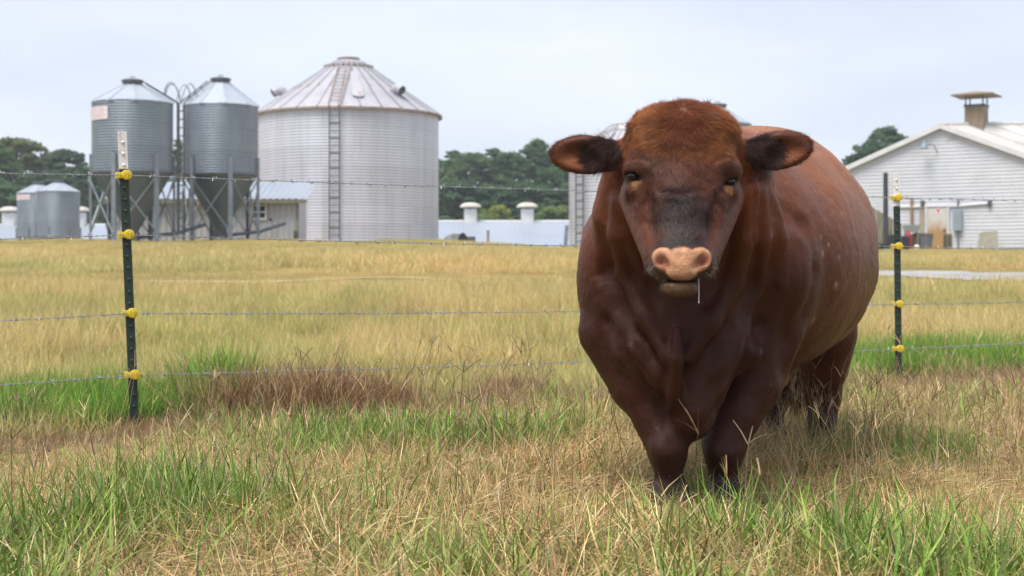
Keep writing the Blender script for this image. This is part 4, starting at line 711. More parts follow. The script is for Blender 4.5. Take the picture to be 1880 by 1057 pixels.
class Field:
    """signed distance on a grid whose lines are dense round the head; solids are blended in one by one"""
    def __init__(s, ax):
        s.ax = ax; s.F = np.full([len(a) for a in ax], 0.5, np.float32)
    def _win(s, lo, hi):
        sl = []
        for a, l, h in zip(s.ax, lo, hi):
            i0 = max(0, np.searchsorted(a, l) - 1); i1 = min(len(a), np.searchsorted(a, h) + 1); sl.append(slice(i0, i1))
        return tuple(sl)
    def _grid(s, sl): return [s.ax[0][sl[0]][:, None, None], s.ax[1][sl[1]][None, :, None], s.ax[2][sl[2]][None, None, :]]
    def _mix(s, sl, d, k, sub):
        A = s.F[sl]
        if sub:
            h = np.clip(0.5 - 0.5 * (A + d) / k, 0, 1); s.F[sl] = (A * (1 - h) - d * h + k * h * (1 - h)).astype(np.float32)
        else:
            h = np.clip(0.5 + 0.5 * (A - d) / k, 0, 1); s.F[sl] = (A * (1 - h) + d * h - k * h * (1 - h)).astype(np.float32)
    def ell(s, c, r, rot=None, k=0.03, sub=False):
        c = np.asarray(c, float); r = np.asarray(r, float); R = np.eye(3) if rot is None else rot
        ext = np.sqrt(((R * r[None, :]) ** 2).sum(1)) + k * 1.3 + 0.02
        sl = s._win(c - ext, c + ext); X, Y, Z = s._grid(sl); X = X - c[0]; Y = Y - c[1]; Z = Z - c[2]
        k0 = 0; k1 = 0
        for i in range(3):
            q = X * R[0, i] + Y * R[1, i] + Z * R[2, i]; k0 = k0 + (q / r[i]) ** 2; k1 = k1 + (q / r[i] ** 2) ** 2
        k0 = np.sqrt(k0); k1 = np.sqrt(k1) + 1e-9
        s._mix(sl, k0 * (k0 - 1) / k1, k, sub)
    def cone(s, a, b, r1, r2, k=0.03, sub=False, flat=None):
        a = np.asarray(a, float); b = np.asarray(b, float); m = max(r1, r2) + k * 1.3 + 0.02
        sl = s._win(np.minimum(a, b) - m, np.maximum(a, b) + m); X, Y, Z = s._grid(sl); ab = b - a
        t = np.clip(((X - a[0]) * ab[0] + (Y - a[1]) * ab[1] + (Z - a[2]) * ab[2]) / (ab @ ab), 0, 1)
        d = np.sqrt((X - a[0] - t * ab[0]) ** 2 + (Y - a[1] - t * ab[1]) ** 2 + (Z - a[2] - t * ab[2]) ** 2) - (r1 + (r2 - r1) * t)
        s._mix(sl, d, k, sub)
    def chain(s, P, R, k=0.03, sub=False):
        for i in range(len(P) - 1): s.cone(P[i], P[i + 1], R[i], R[i + 1], k, sub)
    def hit(s, px, py, off=0.0):
        """where the camera-side surface lies at this photo measurement (plus off metres deeper)"""
        for d in np.arange(4.12, 6.9, 0.004):
            p = pt(px, py, d); i = [min(len(a) - 1, int(np.searchsorted(a, v))) for a, v in zip(s.ax, p)]
            if s.F[i[0], i[1], i[2]] < 0: return pt(px, py, d + off)
        return pt(px, py, 4.8 + off)
    def ridge(s, P, r, off, k=0.03, sub=False):
        H = [s.hit(x, y, off) for x, y in P]; R = list(r) if hasattr(r, '__len__') else [r] * len(P)
        s.chain(H, R, k, sub)
    def surface(s):
        F = s.F; S = F < 0; nx, ny, nz = F.shape
        c = np.zeros((nx - 1, ny - 1, nz - 1), np.uint8)
        for dx in (0, 1):
            for dy in (0, 1):
                for dz in (0, 1): c += S[dx:nx - 1 + dx, dy:ny - 1 + dy, dz:nz - 1 + dz]
        act = (c > 0) & (c < 8); idx = np.argwhere(act); vid = np.full(act.shape, -1, np.int32); vid[act] = np.arange(len(idx))
        off = np.array([(x, y, z) for x in (0, 1) for y in (0, 1) for z in (0, 1)])
        val = np.stack([F[idx[:, 0] + o[0], idx[:, 1] + o[1], idx[:, 2] + o[2]] for o in off], 1)
        co = [np.stack([s.ax[a][idx[:, a] + o[a]] for a in range(3)], 1) for o in off]
        acc = np.zeros((len(idx), 3)); cnt = np.zeros(len(idx))
        for i in range(8):
            for j in range(i + 1, 8):
                if np.abs(off[i] - off[j]).sum() != 1: continue
                m = (val[:, i] < 0) != (val[:, j] < 0); t = (val[m, i] / (val[m, i] - val[m, j]))[:, None]
                acc[m] += co[i][m] * (1 - t) + co[j][m] * t; cnt[m] += 1
        V = acc / cnt[:, None]; Q = []
        for a in range(3):
            b1, b2 = [(1, 2), (2, 0), (0, 1)][a]
            s0 = [slice(None)] * 3; s1 = [slice(None)] * 3; s0[a] = slice(0, -1); s1[a] = slice(1, None)
            ch = S[tuple(s0)] != S[tuple(s1)]; e = np.argwhere(ch)
            e = e[(e[:, b1] > 0) & (e[:, b2] > 0) & (e[:, b1] < F.shape[b1] - 1) & (e[:, b2] < F.shape[b2] - 1)]
            def cell(d1, d2):
                q = e.copy(); q[:, b1] -= d1; q[:, b2] -= d2; return vid[q[:, 0], q[:, 1], q[:, 2]]
            q = np.stack([cell(1, 1), cell(0, 1), cell(0, 0), cell(1, 0)], 1)
            inside = S[e[:, 0], e[:, 1], e[:, 2]]; q[~inside] = q[~inside][:, ::-1]; Q.append(q)
        return V, np.concatenate(Q)

def axis_grid(lo, hi, coarse, fine_lo, fine_hi, fine):
    xs = [lo]
    while xs[-1] < hi:
        x = xs[-1]; d = max(fine_lo - x, x - fine_hi, 0.0); xs.append(x + min(coarse, fine + d * 0.12))
    return np.array(xs)

def relax(V, Q, it, lam=0.5):
    E = np.concatenate([Q[:, [0, 1]], Q[:, [1, 2]], Q[:, [2, 3]], Q[:, [3, 0]]])
    n = len(V); cnt = np.bincount(E.ravel(), minlength=n)[:, None].astype(float); cnt[cnt == 0] = 1
    for _ in range(it):
        A = np.stack([np.bincount(E[:, 0], V[E[:, 1], a], n) + np.bincount(E[:, 1], V[E[:, 0], a], n) for a in range(3)], 1)
        V = V + lam * (A / cnt - V)
    return V

def normals(V, Q):
    n = np.cross(V[Q[:, 2]] - V[Q[:, 0]], V[Q[:, 3]] - V[Q[:, 1]]); N = np.zeros_like(V)
    for i in range(4):
        for a in range(3): N[:, a] += np.bincount(Q[:, i], n[:, a], len(V))
    return N / (np.linalg.norm(N, axis=1)[:, None] + 1e-12)

FINE = 0.0058
fld = Field([axis_grid(0.06, 1.62, 0.014, 0.24, 0.76, FINE), axis_grid(4.08, 7.05, 0.016, 4.14, 4.62, FINE), axis_grid(-0.05, 1.50, 0.014, 0.66, 1.28, FINE)])
YAW = rotm(0, 0, -21)
# --- trunk
fld.ell((0.93, 5.78, 0.845), (0.44, 0.86, 0.462), YAW, 0.05)                      # barrel
fld.ell((1.12, 6.36, 0.96), (0.33, 0.42, 0.36), YAW, 0.10)                       # hips
fld.ell((0.80, 5.45, 0.79), (0.40, 0.50, 0.41), YAW, 0.10)                       # heart girth
fld.ell((0.67, 5.16, 0.87), (0.345, 0.34, 0.35), YAW, 0.10)                       # shoulders
fld.ell((0.70, 5.28, 1.08), (0.20, 0.40, 0.15), YAW, 0.12)                       # withers
fld.cone(pt(1258, 340, 4.74), (0.64, 5.10, 0.92), 0.185, 0.30, 0.08)             # neck
fld.ell(pt(1255, 410, 4.88), (0.25, 0.20, 0.25), None, 0.08)                     # lower neck
fld.ell(pt(1158, 430, 5.02), (0.145, 0.17, 0.19), rotm(0, 16, 0), 0.07)            # neck into shoulder
fld.ell(pt(1246, 590, 4.93), (0.235, 0.22, 0.24), None, 0.08)                    # chest
fld.ell(pt(1128, 522, 5.02), (0.122, 0.17, 0.22), rotm(0, -6, 0), 0.06)           # shoulder muscle, near side
fld.ell(pt(1398, 545, 5.08), (0.15, 0.17, 0.25), rotm(0, 6, 0), 0.07)
fld.ell(pt(1168, 640, 4.825), (0.080, 0.095, 0.080), None, 0.045)                   # points of the shoulder
fld.ell(pt(1345, 640, 4.87), (0.10, 0.10, 0.085), None, 0.045)
fld.ell(pt(1212, 665, 4.82), (0.075, 0.10, 0.13), rotm(0, 12, 0), 0.04)          # breast lobes
fld.ell(pt(1295, 675, 4.83), (0.095, 0.10, 0.13), rotm(0, -10, 0), 0.04)
fld.ell(pt(1268, 742, 4.84), (0.088, 0.13, 0.118), None, 0.04)                   # brisket
for px_, r_ in ((1152, 0.075), (1368, 0.080)): fld.cone(pt(px_, 318, 4.74), pt(px_ - 8 * (1 if px_ < 1250 else -1), 395, 4.80), r_, r_ * 1.2, 0.09)   # neck behind the cheeks
# --- forelegs
fld.chain([pt(1135, 610, 5.00), pt(1176, 705, 4.93), pt(1206, 765, 4.88), pt(1224, 808, 4.85), pt(1227, 838, 4.85), pt(1230, 876, 4.86), pt(1231, 910, 4.85)],
          [0.125, 0.096, 0.077, 0.068, 0.054, 0.035, 0.044], 0.022)
fld.chain([pt(1397, 610, 5.06), pt(1380, 705, 5.02), pt(1348, 765, 4.98), pt(1331, 808, 4.96), pt(1329, 838, 4.96), pt(1328, 876, 4.97), pt(1329, 908, 4.96)],
          [0.135, 0.097, 0.080, 0.074, 0.058, 0.037, 0.045], 0.022)
fld.ell(pt(1223, 822, 4.80), (0.05, 0.04, 0.05), None, 0.03); fld.ell(pt(1330, 822, 4.91), (0.055, 0.04, 0.05), None, 0.03)   # knees
for hx, hd in ((1231, 4.85), (1330, 4.96)):                                       # cloven hooves
    c = pt(hx, 930, hd); c[2] = 0.05
    for s_ in (-1, 1): fld.cone(c + np.array([0.026 * s_, 0.01, 0.03]), c + np.array([0.034 * s_, -0.045, -0.01]), 0.034, 0.038, 0.012)
# --- hind legs
fld.chain([(1.24, 6.22, 0.80), pt(1516, 610, 6.22), pt(1514, 672, 6.26), pt(1512, 725, 6.36), pt(1508, 775, 6.32), pt(1506, 815, 6.28)],
          [0.20, 0.120, 0.088, 0.068, 0.045, 0.050], 0.05)
fld.chain([(1.02, 6.44, 0.80), pt(1418, 640, 6.44), pt(1416, 690, 6.48), pt(1414, 735, 6.58), pt(1411, 780, 6.55), pt(1410, 810, 6.50)],
          [0.19, 0.12, 0.088, 0.066, 0.046, 0.052], 0.05)
for c in ((1.27, 6.22, 0.05), (1.085, 6.44, 0.05)):
    c = np.array(c)
    for s_ in (-1, 1): fld.cone(c + np.array([0.028 * s_, 0.02, 0.03]), c + np.array([0.032 * s_, -0.04, -0.01]), 0.034, 0.038, 0.012)
# --- tail and sheath
fld.chain([(1.20, 6.70, 1.16), (1.26, 6.84, 1.02), (1.285, 6.86, 0.7), (1.272, 6.83, 0.42), (1.268, 6.82, 0.30)], [0.06, 0.035, 0.026, 0.022, 0.018], 0.03)
fld.chain([(0.98, 5.85, 0.44), (0.985, 5.72, 0.375), (0.985, 5.66, 0.345)], [0.09, 0.05, 0.026], 0.05)
# --- creases and folds laid on the surface found so far
fld.ridge([(1112, 588), (1126, 622), (1144, 672), (1180, 726), (1222, 766)], [0.018, 0.036, 0.038, 0.032, 0.020], 0.0, 0.02, True)    # arm against breast
fld.ridge([(1396, 596), (1392, 640), (1366, 690), (1328, 748), (1300, 788)], [0.018, 0.034, 0.038, 0.034, 0.020], 0.0, 0.02, True)
fld.ridge([(1176, 690), (1212, 738), (1240, 768)], [0.012, 0.018, 0.014], -0.002, 0.025, True)
fld.ridge([(1290, 735), (1318, 705), (1345, 690)], [0.012, 0.018, 0.012], -0.002, 0.025, True)
fld.ridge([(1440, 560), (1448, 620), (1442, 680)], [0.014, 0.024, 0.020], 0.0, 0.04, True)                                                 # behind the elbow
fld.ridge([(1425, 350), (1472, 420), (1490, 500), (1472, 580)], [0.014, 0.026, 0.026, 0.014], -0.002, 0.05, True)                          # behind the shoulder blade
fld.ridge([(1100, 430), (1112, 500), (1128, 560), (1160, 606)], [0.012, 0.020, 0.022, 0.014], -0.002, 0.04, True)
fld.ridge([(1160, 560), (1185, 620), (1200, 650)], [0.014, 0.022, 0.014], -0.002, 0.04, True)
fld.ridge([(1335, 590), (1310, 640), (1300, 660)], [0.014, 0.022, 0.014], -0.002, 0.04, True)
fld.ridge([(1136, 372), (1136, 430), (1150, 500), (1184, 580), (1224, 655)], [0.028, 0.032, 0.034, 0.030, 0.022], -0.008, 0.026)             # throat folds
fld.ridge([(1378, 350), (1368, 440), (1345, 520), (1306, 590), (1266, 655)], [0.028, 0.032, 0.034, 0.030, 0.022], -0.008, 0.026)
fld.ridge([(1146, 370), (1158, 440), (1186, 520)], [0.016, 0.020, 0.016], 0.002, 0.016)
fld.ridge([(1396, 350), (1404, 440), (1394, 520), (1374, 580)], [0.014, 0.020, 0.018, 0.012], 0.004, 0.022)
fld.ell(pt(1424, 480, 5.00), (0.10, 0.10, 0.16), None, 0.08)
fld.ridge([(1414, 360), (1430, 440), (1432, 520)], [0.012, 0.016, 0.012], 0.005, 0.03)
fld.ridge([(1386, 350), (1386, 440), (1372, 520)], 0.007, -0.001, 0.014, True)
fld.ridge([(1243, 604), (1241, 660), (1238, 715), (1233, 747)], [0.016, 0.023, 0.026, 0.024], -0.018, 0.014)                               # dewlap
fld.ridge([(1195, 800), (1218, 812), (1250, 806)], 0.008, -0.002, 0.012, True); fld.ridge([(1300, 806), (1330, 816), (1362, 806)], 0.008, -0.002, 0.012, True)
fld.ridge([(1200, 846), (1226, 854), (1250, 846)], 0.010, -0.002, 0.014, True); fld.ridge([(1304, 850), (1330, 856), (1356, 848)], 0.010, -0.002, 0.014, True)
# --- head
HX = 1251
fld.ell(pt(HX + 3, 262, 4.585), (0.160, 0.13, 0.122), None, 0.03)                 # poll
for s_ in (-1, 1): fld.ell(pt(HX + 3 + 50 * s_, 250, 4.585), (0.082, 0.10, 0.070), None, 0.04)
fld.ell(pt(HX, 312, 4.52), (0.163, 0.115, 0.105), None, 0.05)                     # forehead
fld.ell(pt(HX, 360, 4.50), (0.140, 0.105, 0.09), None, 0.05)
fld.ell(pt(HX, 392, 4.475), (0.110, 0.105, 0.11), rotm(-16, 0, 0), 0.05)           # broad face
fld.cone(pt(HX, 350, 4.475), pt(HX + 1, 462, 4.335), 0.100, 0.072, 0.05)
for s_ in (-1, 1): fld.cone(pt(HX + 22 * s_, 372, 4.470), pt(HX + 22 * s_, 455, 4.345), 0.078, 0.060, 0.05)   # broad flat bridge          # bridge of the nose
fld.cone(pt(HX - 68, 366, 4.575), pt(HX - 36, 478, 4.375), 0.074, 0.050, 0.05)    # cheeks
fld.cone(pt(HX + 68, 366, 4.575), pt(HX + 36, 478, 4.375), 0.074, 0.050, 0.05)
fld.ell(pt(HX, 400, 4.62), (0.125, 0.12, 0.13), None, 0.05)                       # jowl
fld.cone(pt(HX, 430, 4.62), pt(HX - 2, 508, 4.36), 0.105, 0.048, 0.04)            # lower jaw
fld.ell(pt(HX + 1, 484, 4.300), (0.086, 0.066, 0.050), None, 0.035)               # muzzle
for s_ in (-1, 1):
    fld.ell(pt(HX + 1 + 36 * s_, 475, 4.272), (0.030, 0.032, 0.033), rotm(0, 30 * s_, 0), 0.018)   # nostril wings
    fld.ell(pt(HX + 79 * s_ + 2, 308, 4.470), (0.048, 0.044, 0.026), rotm(0, 16 * s_, 0), 0.05)   # brows
    fld.ell(pt(HX + 82 * s_, 350, 4.485), (0.034, 0.040, 0.020), rotm(0, 24 * s_, 0), 0.03)        # below the eye
    fld.ridge([(HX + 80 * s_, 345), (HX + 64 * s_, 362), (HX + 56 * s_, 384)], [0.006, 0.008, 0.008], -0.003, 0.016, True)
    fld.ridge([(HX + 68 * s_, 376), (HX + 60 * s_, 410), (HX + 55 * s_, 438)], [0.010, 0.014, 0.010], -0.006, 0.03, True)          # beside the nose bone
    fld.ridge([(HX + 62 * s_, 296), (HX + 82 * s_, 288), (HX + 98 * s_, 296)], 0.005, -0.003, 0.012, True)
fld.ridge([(HX - 40, 352), (HX, 357), (HX + 40, 350)], 0.005, -0.004, 0.018, True)  # wrinkle across the brow
fld.ell(pt(HX + 1, 487, 4.268), (0.047, 0.034, 0.046), None, 0.018)               # nose pad, flat in front
fld.ell(pt(HX + 1, 466, 4.268), (0.058, 0.030, 0.020), None, 0.016)               # its upper edge
fld.ell(pt(HX + 1, 505, 4.264), (0.044, 0.030, 0.020), None, 0.014)               # upper lip
fld.ell(pt(HX - 3, 527, 4.292), (0.056, 0.048, 0.025), None, 0.012)               # lower lip
fld.ell(pt(HX - 1, 518.5, 4.255), (0.066, 0.05, 0.0026), None, 0.005, True)        # mouth
for s_ in (-1, 1):
    fld.cone(pt(HX + 1 + 46 * s_, 462, 4.246), pt(HX + 1 + 26 * s_, 490, 4.238), 0.0070, 0.0115, 0.006, True)      # comma-shaped nostrils
    fld.cone(pt(HX + 1 + 50 * s_, 474, 4.236), pt(HX + 1 + 38 * s_, 484, 4.252), 0.0150, 0.0100, 0.006, True)
    fld.ridge([(HX + 1 + 50 * s_, 500), (HX + 1 + 40 * s_, 505)], 0.004, -0.002, 0.006, True)
fld.ridge([(HX + 1, 456), (HX + 1, 470), (HX + 1, 480)], [0.006, 0.005, 0.002], -0.002, 0.008, True)               # groove
EYES = [pt(1163, 324, 4.458), pt(1339, 334, 4.464)]
for i, e in enumerate(EYES):
    s_ = -1 if i == 0 else 1
    fld.ell(e + np.array([0.003 * s_, -0.028, 0.0]), (0.026, 0.030, 0.0155 if i == 0 else 0.0095), rotm(0, -20 * s_, 0), 0.009, True)
# ears: leaf-shaped cups opening forwards
EARS = []
for (bx, by, tx, ty, dd, s_) in ((1150, 288, 1014, 283, 4.60, -1), (1356, 288, 1488, 268, 4.62, 1)):
    a = pt(bx, by, dd); b = pt(tx, ty, dd + 0.015); c = (a + b) / 2; ang = math.degrees(math.atan2(b[2] - a[2], (b[0] - a[0])))
    if s_ < 0: ang = math.degrees(math.atan2(a[2] - b[2], a[0] - b[0]))
    L_ = np.linalg.norm(b - a) / 2; R_ = rotm(0, -ang, 0)
    EARS.append((a, b, c, L_, R_, s_))
    fld.cone(a + np.array([-0.03 * s_, 0.02, 0.0]), a + np.array([0.045 * s_, 0.01, 0.002]), 0.060, 0.042, 0.03)     # root
    fld.ell(c + np.array([0.010 * s_, 0.012, 0.002]), (L_ * 0.98, 0.030, 0.060), R_, 0.016)
    fld.ell(c + np.array([0.022 * s_, -0.022, -0.002]), (L_ * 0.80, 0.030, 0.047), R_, 0.010, True)
BV, BQ = fld.surface(); del fld
BV = relax(BV, BQ, 3, 0.5); BN = normals(BV, BQ)
_b = sstep(BV[:, 1], 4.62, 4.8)                                                       # slack hide over muscle and rib
BV = BV + BN * (_b * ((hash_noise(BV, 7, 61) - 0.5) * 0.016 + (hash_noise(BV * np.array([1, 1, 0.5]), 17, 62) - 0.5) * 0.007) + (hash_noise(BV, 45, 63) - 0.5) * 0.0022)[:, None]
BN = normals(BV, BQ)

def blob(P, c, r, rot=None, soft=0.35):
    q = P - np.asarray(c)
    if rot is not None: q = q @ rot
    d = np.linalg.norm(q / np.asarray(r), axis=1); return 1 - sstep(d, 1 - soft, 1 + soft)

def coat_colour(P):
    n = len(P); mix = lambda C, c, m: C * (1 - m[:, None]) + np.asarray(c)[None] * m[:, None]
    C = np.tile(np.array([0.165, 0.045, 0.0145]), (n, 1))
    C = mix(C, (0.295, 0.108, 0.038), sstep(P[:, 2], 0.66, 1.15) * sstep(P[:, 1], 4.85, 5.5))          # redder, paler back, with light from above put into the colour
    C = mix(C, (0.080, 0.0205, 0.0078), (1 - sstep(P[:, 2], 0.40, 0.95)))                                 # lower body darkened, underside shade put into the colour
    C = mix(C, (0.044, 0.0115, 0.0048), sstep(P[:, 1], 5.35, 4.85) * (1 - sstep(P[:, 2], 0.60, 1.05)))      # dark breast, deepened by chest shadow put into the colour
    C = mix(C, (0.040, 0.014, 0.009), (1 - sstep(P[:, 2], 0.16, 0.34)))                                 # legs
    C = mix(C, (0.022, 0.018, 0.016), (1 - sstep(P[:, 2], 0.075, 0.095)))                               # hooves
    C = mix(C, (0.30, 0.17, 0.075), blob(P, (0.985, 5.66, 0.35), (0.05, 0.06, 0.05)))                   # sheath
    nz = hash_noise(P, 9, 3) * 0.6 + hash_noise(P, 23, 4) * 0.4
    # head
    C = mix(C, (0.085, 0.031, 0.018), blob(P, pt(HX, 330, 4.45), (0.20, 0.22, 0.17)))
    C = mix(C, (0.27, 0.098, 0.032), blob(P, pt(HX + 3, 244, 4.55), (0.19, 0.20, 0.10), soft=0.5) * (0.20 + 0.80 * sstep(nz, 0.36, 0.62)))
    C = mix(C, (0.13, 0.042, 0.020), blob(P, pt(HX + 4, 236, 4.50), (0.085, 0.20, 0.085), soft=0.6) * 0.8)
    C = mix(C, (0.026, 0.019, 0.0175), blob(P, pt(HX + 2, 408, 4.34), (0.080, 0.12, 0.110), soft=0.45) * 0.95)
    C = mix(C, (0.022, 0.015, 0.013), blob(P, pt(HX + 1, 450, 4.26), (0.085, 0.06, 0.028), soft=0.5))
    C = mix(C, (0.026, 0.013, 0.010), blob(P, pt(HX, 505, 4.32), (0.115, 0.10, 0.062), soft=0.35))
    C = mix(C, (0.125, 0.070, 0.034), blob(P, pt(HX - 2, 530, 4.262), (0.054, 0.06, 0.026), soft=0.3))
    for e, s_ in zip(EYES, (-1, 1)):
        C = mix(C, (0.34, 0.17, 0.065), blob(P, e + np.array([-0.008 * s_, -0.01, -0.021]), (0.015, 0.05, 0.011), rotm(0, 30 * s_, 0), 0.5) * 0.9)
        C = mix(C, (0.020, 0.012, 0.010), blob(P, e + np.array([0.0, 0.0, 0.002]), (0.031, 0.05, 0.014), rotm(0, -20 * s_, 0), 0.25))
    pad = np.maximum(blob(P, pt(HX + 1, 486, 4.235), (0.051, 0.06, 0.049), soft=0.10), np.maximum(blob(P, pt(HX - 34, 476, 4.24), (0.033, 0.05, 0.034), rotm(0, -25, 0), 0.12), blob(P, pt(HX + 36, 476, 4.24), (0.033, 0.05, 0.034), rotm(0, 25, 0), 0.12)))
    padc = np.array([0.56, 0.285, 0.155])[None] * (0.55 + 0.5 * hash_noise(P, 130, 6) + 0.35 * hash_noise(P, 45, 7))[:, None]
    low_ = (1 - sstep(P[:, 2], pt(0, 512, 4.24)[2], pt(0, 494, 4.24)[2])) * 0.65; padc = padc * (1 - low_[:, None]) + np.array([0.22, 0.12, 0.06]) * low_[:, None]
    C = C * (1 - pad[:, None]) + padc * pad[:, None]
    for s_ in (-1, 1):
        C = mix(C, (0.30, 0.115, 0.07), blob(P, pt(HX + 1 + 36 * s_, 480, 4.260), (0.018, 0.030, 0.025), rotm(0, 32 * s_, 0), 0.3) * pad)
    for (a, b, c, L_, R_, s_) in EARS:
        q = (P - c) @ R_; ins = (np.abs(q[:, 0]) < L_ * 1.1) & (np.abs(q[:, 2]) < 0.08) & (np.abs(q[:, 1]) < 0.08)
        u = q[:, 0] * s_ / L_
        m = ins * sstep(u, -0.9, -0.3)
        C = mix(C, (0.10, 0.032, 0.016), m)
        C = mix(C, (0.24, 0.080, 0.028), m * blob(q, (0.026 * s_, -0.01, -0.020), (L_ * 0.50, 0.05, 0.020), None, 0.7))  # orange lower lobe: light falling into the ear, put into the colour
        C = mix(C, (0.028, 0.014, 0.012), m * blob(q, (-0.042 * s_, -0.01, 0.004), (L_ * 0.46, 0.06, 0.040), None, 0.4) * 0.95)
    return C, pad

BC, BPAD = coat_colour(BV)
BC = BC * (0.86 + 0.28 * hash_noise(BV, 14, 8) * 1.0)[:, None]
# pale flecks of dry mud on the flank
fl = np.random.default_rng(5)
for _ in range(15):
    d_ = fl.uniform(5.1, 6.3); p = pt(fl.normal(1500, 45), fl.normal(500, 90), d_)
    j = np.argmin(((BV[:, [0, 2]] - p[[0, 2]]) ** 2).sum(1) + (BN[:, 0] < 0.3) * 9 + np.abs(BV[:, 1] - d_) * 0.02)
    r = fl.uniform(0.006, 0.012); m = np.exp(-((BV - BV[j]) ** 2).sum(1) / (r * r)); BC = BC * (1 - 0.8 * m[:, None]) + np.array([0.42, 0.27, 0.19]) * 0.8 * m[:, None]
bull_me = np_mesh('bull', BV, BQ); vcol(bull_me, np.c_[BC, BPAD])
M_HIDE, nt, b = mat_new('bull_hide', (0.1, 0.04, 0.02), 0.5); L = nt.links
at = nd(nt, 'ShaderNodeAttribute', attribute_name='Col'); L.new(at.outputs['Color'], b.inputs['Base Color'])
tc = nd(nt, 'ShaderNodeTexCoord')
n1 = nd(nt, 'ShaderNodeTexNoise', i_Scale=260.0, i_Detail=3.0); L.new(tc.outputs['Object'], n1.inputs['Vector'])
n2 = nd(nt, 'ShaderNodeTexNoise', i_Scale=26.0, i_Detail=4.0); L.new(tc.outputs['Object'], n2.inputs['Vector'])
ad = nd(nt, 'ShaderNodeMath', operation='MULTIPLY_ADD'); ad.inputs[1].default_value = 3.0; L.new(n2.outputs['Fac'], ad.inputs[0]); L.new(n1.outputs['Fac'], ad.inputs[2])
bp = nd(nt, 'ShaderNodeBump', i_Strength=0.6, i_Distance=0.004); L.new(ad.outputs[0], bp.inputs['Height']); L.new(bp.outputs[0], b.inputs['Normal'])
rr = nd(nt, 'ShaderNodeMapRange'); rr.inputs['To Min'].default_value = 0.40; rr.inputs['To Max'].default_value = 0.34; L.new(at.outputs['Alpha'], rr.inputs['Value']); L.new(rr.outputs[0], b.inputs['Roughness'])
b.inputs['Specular IOR Level'].default_value = 0.2
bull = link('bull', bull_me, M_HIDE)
tag(bull, 'large reddish brown bull standing in the grass and facing the camera', 'bull')

# --- eyes
M_EYE, nt, b = mat_new('bull_eye', (0.012, 0.007, 0.005), 0.06)
for e, s_ in zip(EYES, (-1, 1)):
    m = MB(); prof = [(0.0205 * math.sin(math.pi * i / 14) + 1e-4, -0.0205 * math.cos(math.pi * i / 14)) for i in range(15)]
    m.lathe(prof, 20); o = m.build('eye', M_EYE, bull, True); o.location = tuple(e + np.array([0.0, 0.007, 0.0]))

# --- hair: thin tapering strips lying along the coat
M_HAIR, nt, b = mat_new('bull_hair', (0.1, 0.04, 0.02), 0.40, 0.0, 0.06); L = nt.links
at = nd(nt, 'ShaderNodeAttribute', attribute_name='Col'); L.new(at.outputs['Color'], b.inputs['Base Color'])

def hair_strips(name, root, direc, nrm, length, width, colour, curl=0.0, lift=0.25, seg=3, seed=1, droop=0.0):
    r_ = np.random.default_rng(seed); n = len(root)
    d = direc - nrm * (direc * nrm).sum(1)[:, None]; d /= np.linalg.norm(d, axis=1)[:, None] + 1e-9
    side = np.cross(d, nrm); side /= np.linalg.norm(side, axis=1)[:, None] + 1e-9
    V = []; bend = r_.normal(0, 1, n) * curl; cur = root - nrm * 0.0015; dirn = d * 1.0 + nrm * lift * r_.uniform(0.5, 1.6, n)[:, None]
    for i in range(seg + 1):
        w = width * (1 - i / seg) * 0.5 + 1e-5
        if i == seg: V.append(cur)
        else: V.append(cur + side * w[:, None]); V.append(cur - side * w[:, None])
        dirn = dirn + side * (bend / seg)[:, None] - nrm * (lift * 0.8 / seg) + np.array([0, 0, -droop / seg])
        dirn /= np.linalg.norm(dirn, axis=1)[:, None]; cur = cur + dirn * (length / seg)[:, None]
    k = len(V); VV = np.stack(V, 1).reshape(-1, 3); base = (np.arange(n) * k)[:, None]
    F = []
    for i in range(seg - 1):
        a = 2 * i; F.append(base + np.array([[a, a + 1, a + 3]])); F.append(base + np.array([[a, a + 3, a + 2]]))
    a = 2 * (seg - 1); F.append(base + np.array([[a, a + 1, a + 2]]))
    me = np_mesh(name, VV, np.concatenate(F)); vcol(me, np.repeat(colour, k, 0))
    o = link(name, me, M_HAIR, bull); o['kind'] = 'stuff'; return o

# sample points on the hide by area
tri = np.concatenate([BQ[:, [0, 1, 2]], BQ[:, [0, 2, 3]]]); A_ = np.linalg.norm(np.cross(BV[tri[:, 1]] - BV[tri[:, 0]], BV[tri[:, 2]] - BV[tri[:, 0]]), axis=1) / 2
TC_ = BV[tri].mean(1)
def sample(n, w, seed):
    r_ = np.random.default_rng(seed); p = A_ * w; p /= p.sum(); t = r_.choice(len(tri), n, p=p)
    u = r_.uniform(0, 1, (n, 2)); m = u.sum(1) > 1; u[m] = 1 - u[m]; bw = np.c_[1 - u.sum(1), u]
    T = tri[t]; return (BV[T] * bw[:, :, None]).sum(1), BN[T[:, 0]], (BC[T] * bw[:, :, None]).sum(1), BPAD[T[:, 0]]
AXB = np.array([0.358, 0.934, 0.0])
def flow(P):
    body = AXB[None] * 0.55 + np.array([0, 0, -0.85])[None]
    w0 = pt(HX + 2, 208, 4.50); rad = P - w0; rad /= np.linalg.norm(rad, axis=1)[:, None]
    h = blob(P, pt(HX, 340, 4.47), (0.25, 0.24, 0.26), soft=0.2)[:, None]; hd = rad + np.array([0, 0, -0.25])
    f = body * (1 - h) + hd * h
    for (a, b_, c, L_, R_, s_) in EARS:
        m = (np.abs((P - c) @ R_[:, 0]) < L_ * 1.1) & (np.linalg.norm(P - c, axis=1) < 0.14); f[m] = (R_[:, 0] * s_ + np.array([0, 0, -0.2]))[None]
    return f + (np.stack([hash_noise(P, 16, s) for s in (11, 12, 13)], 1) - 0.5) * 0.9
def shade(C, seed, lo=0.65, hi=1.45):
    r_ = np.random.default_rng(seed); return C * r_.uniform(lo, hi, len(C))[:, None]
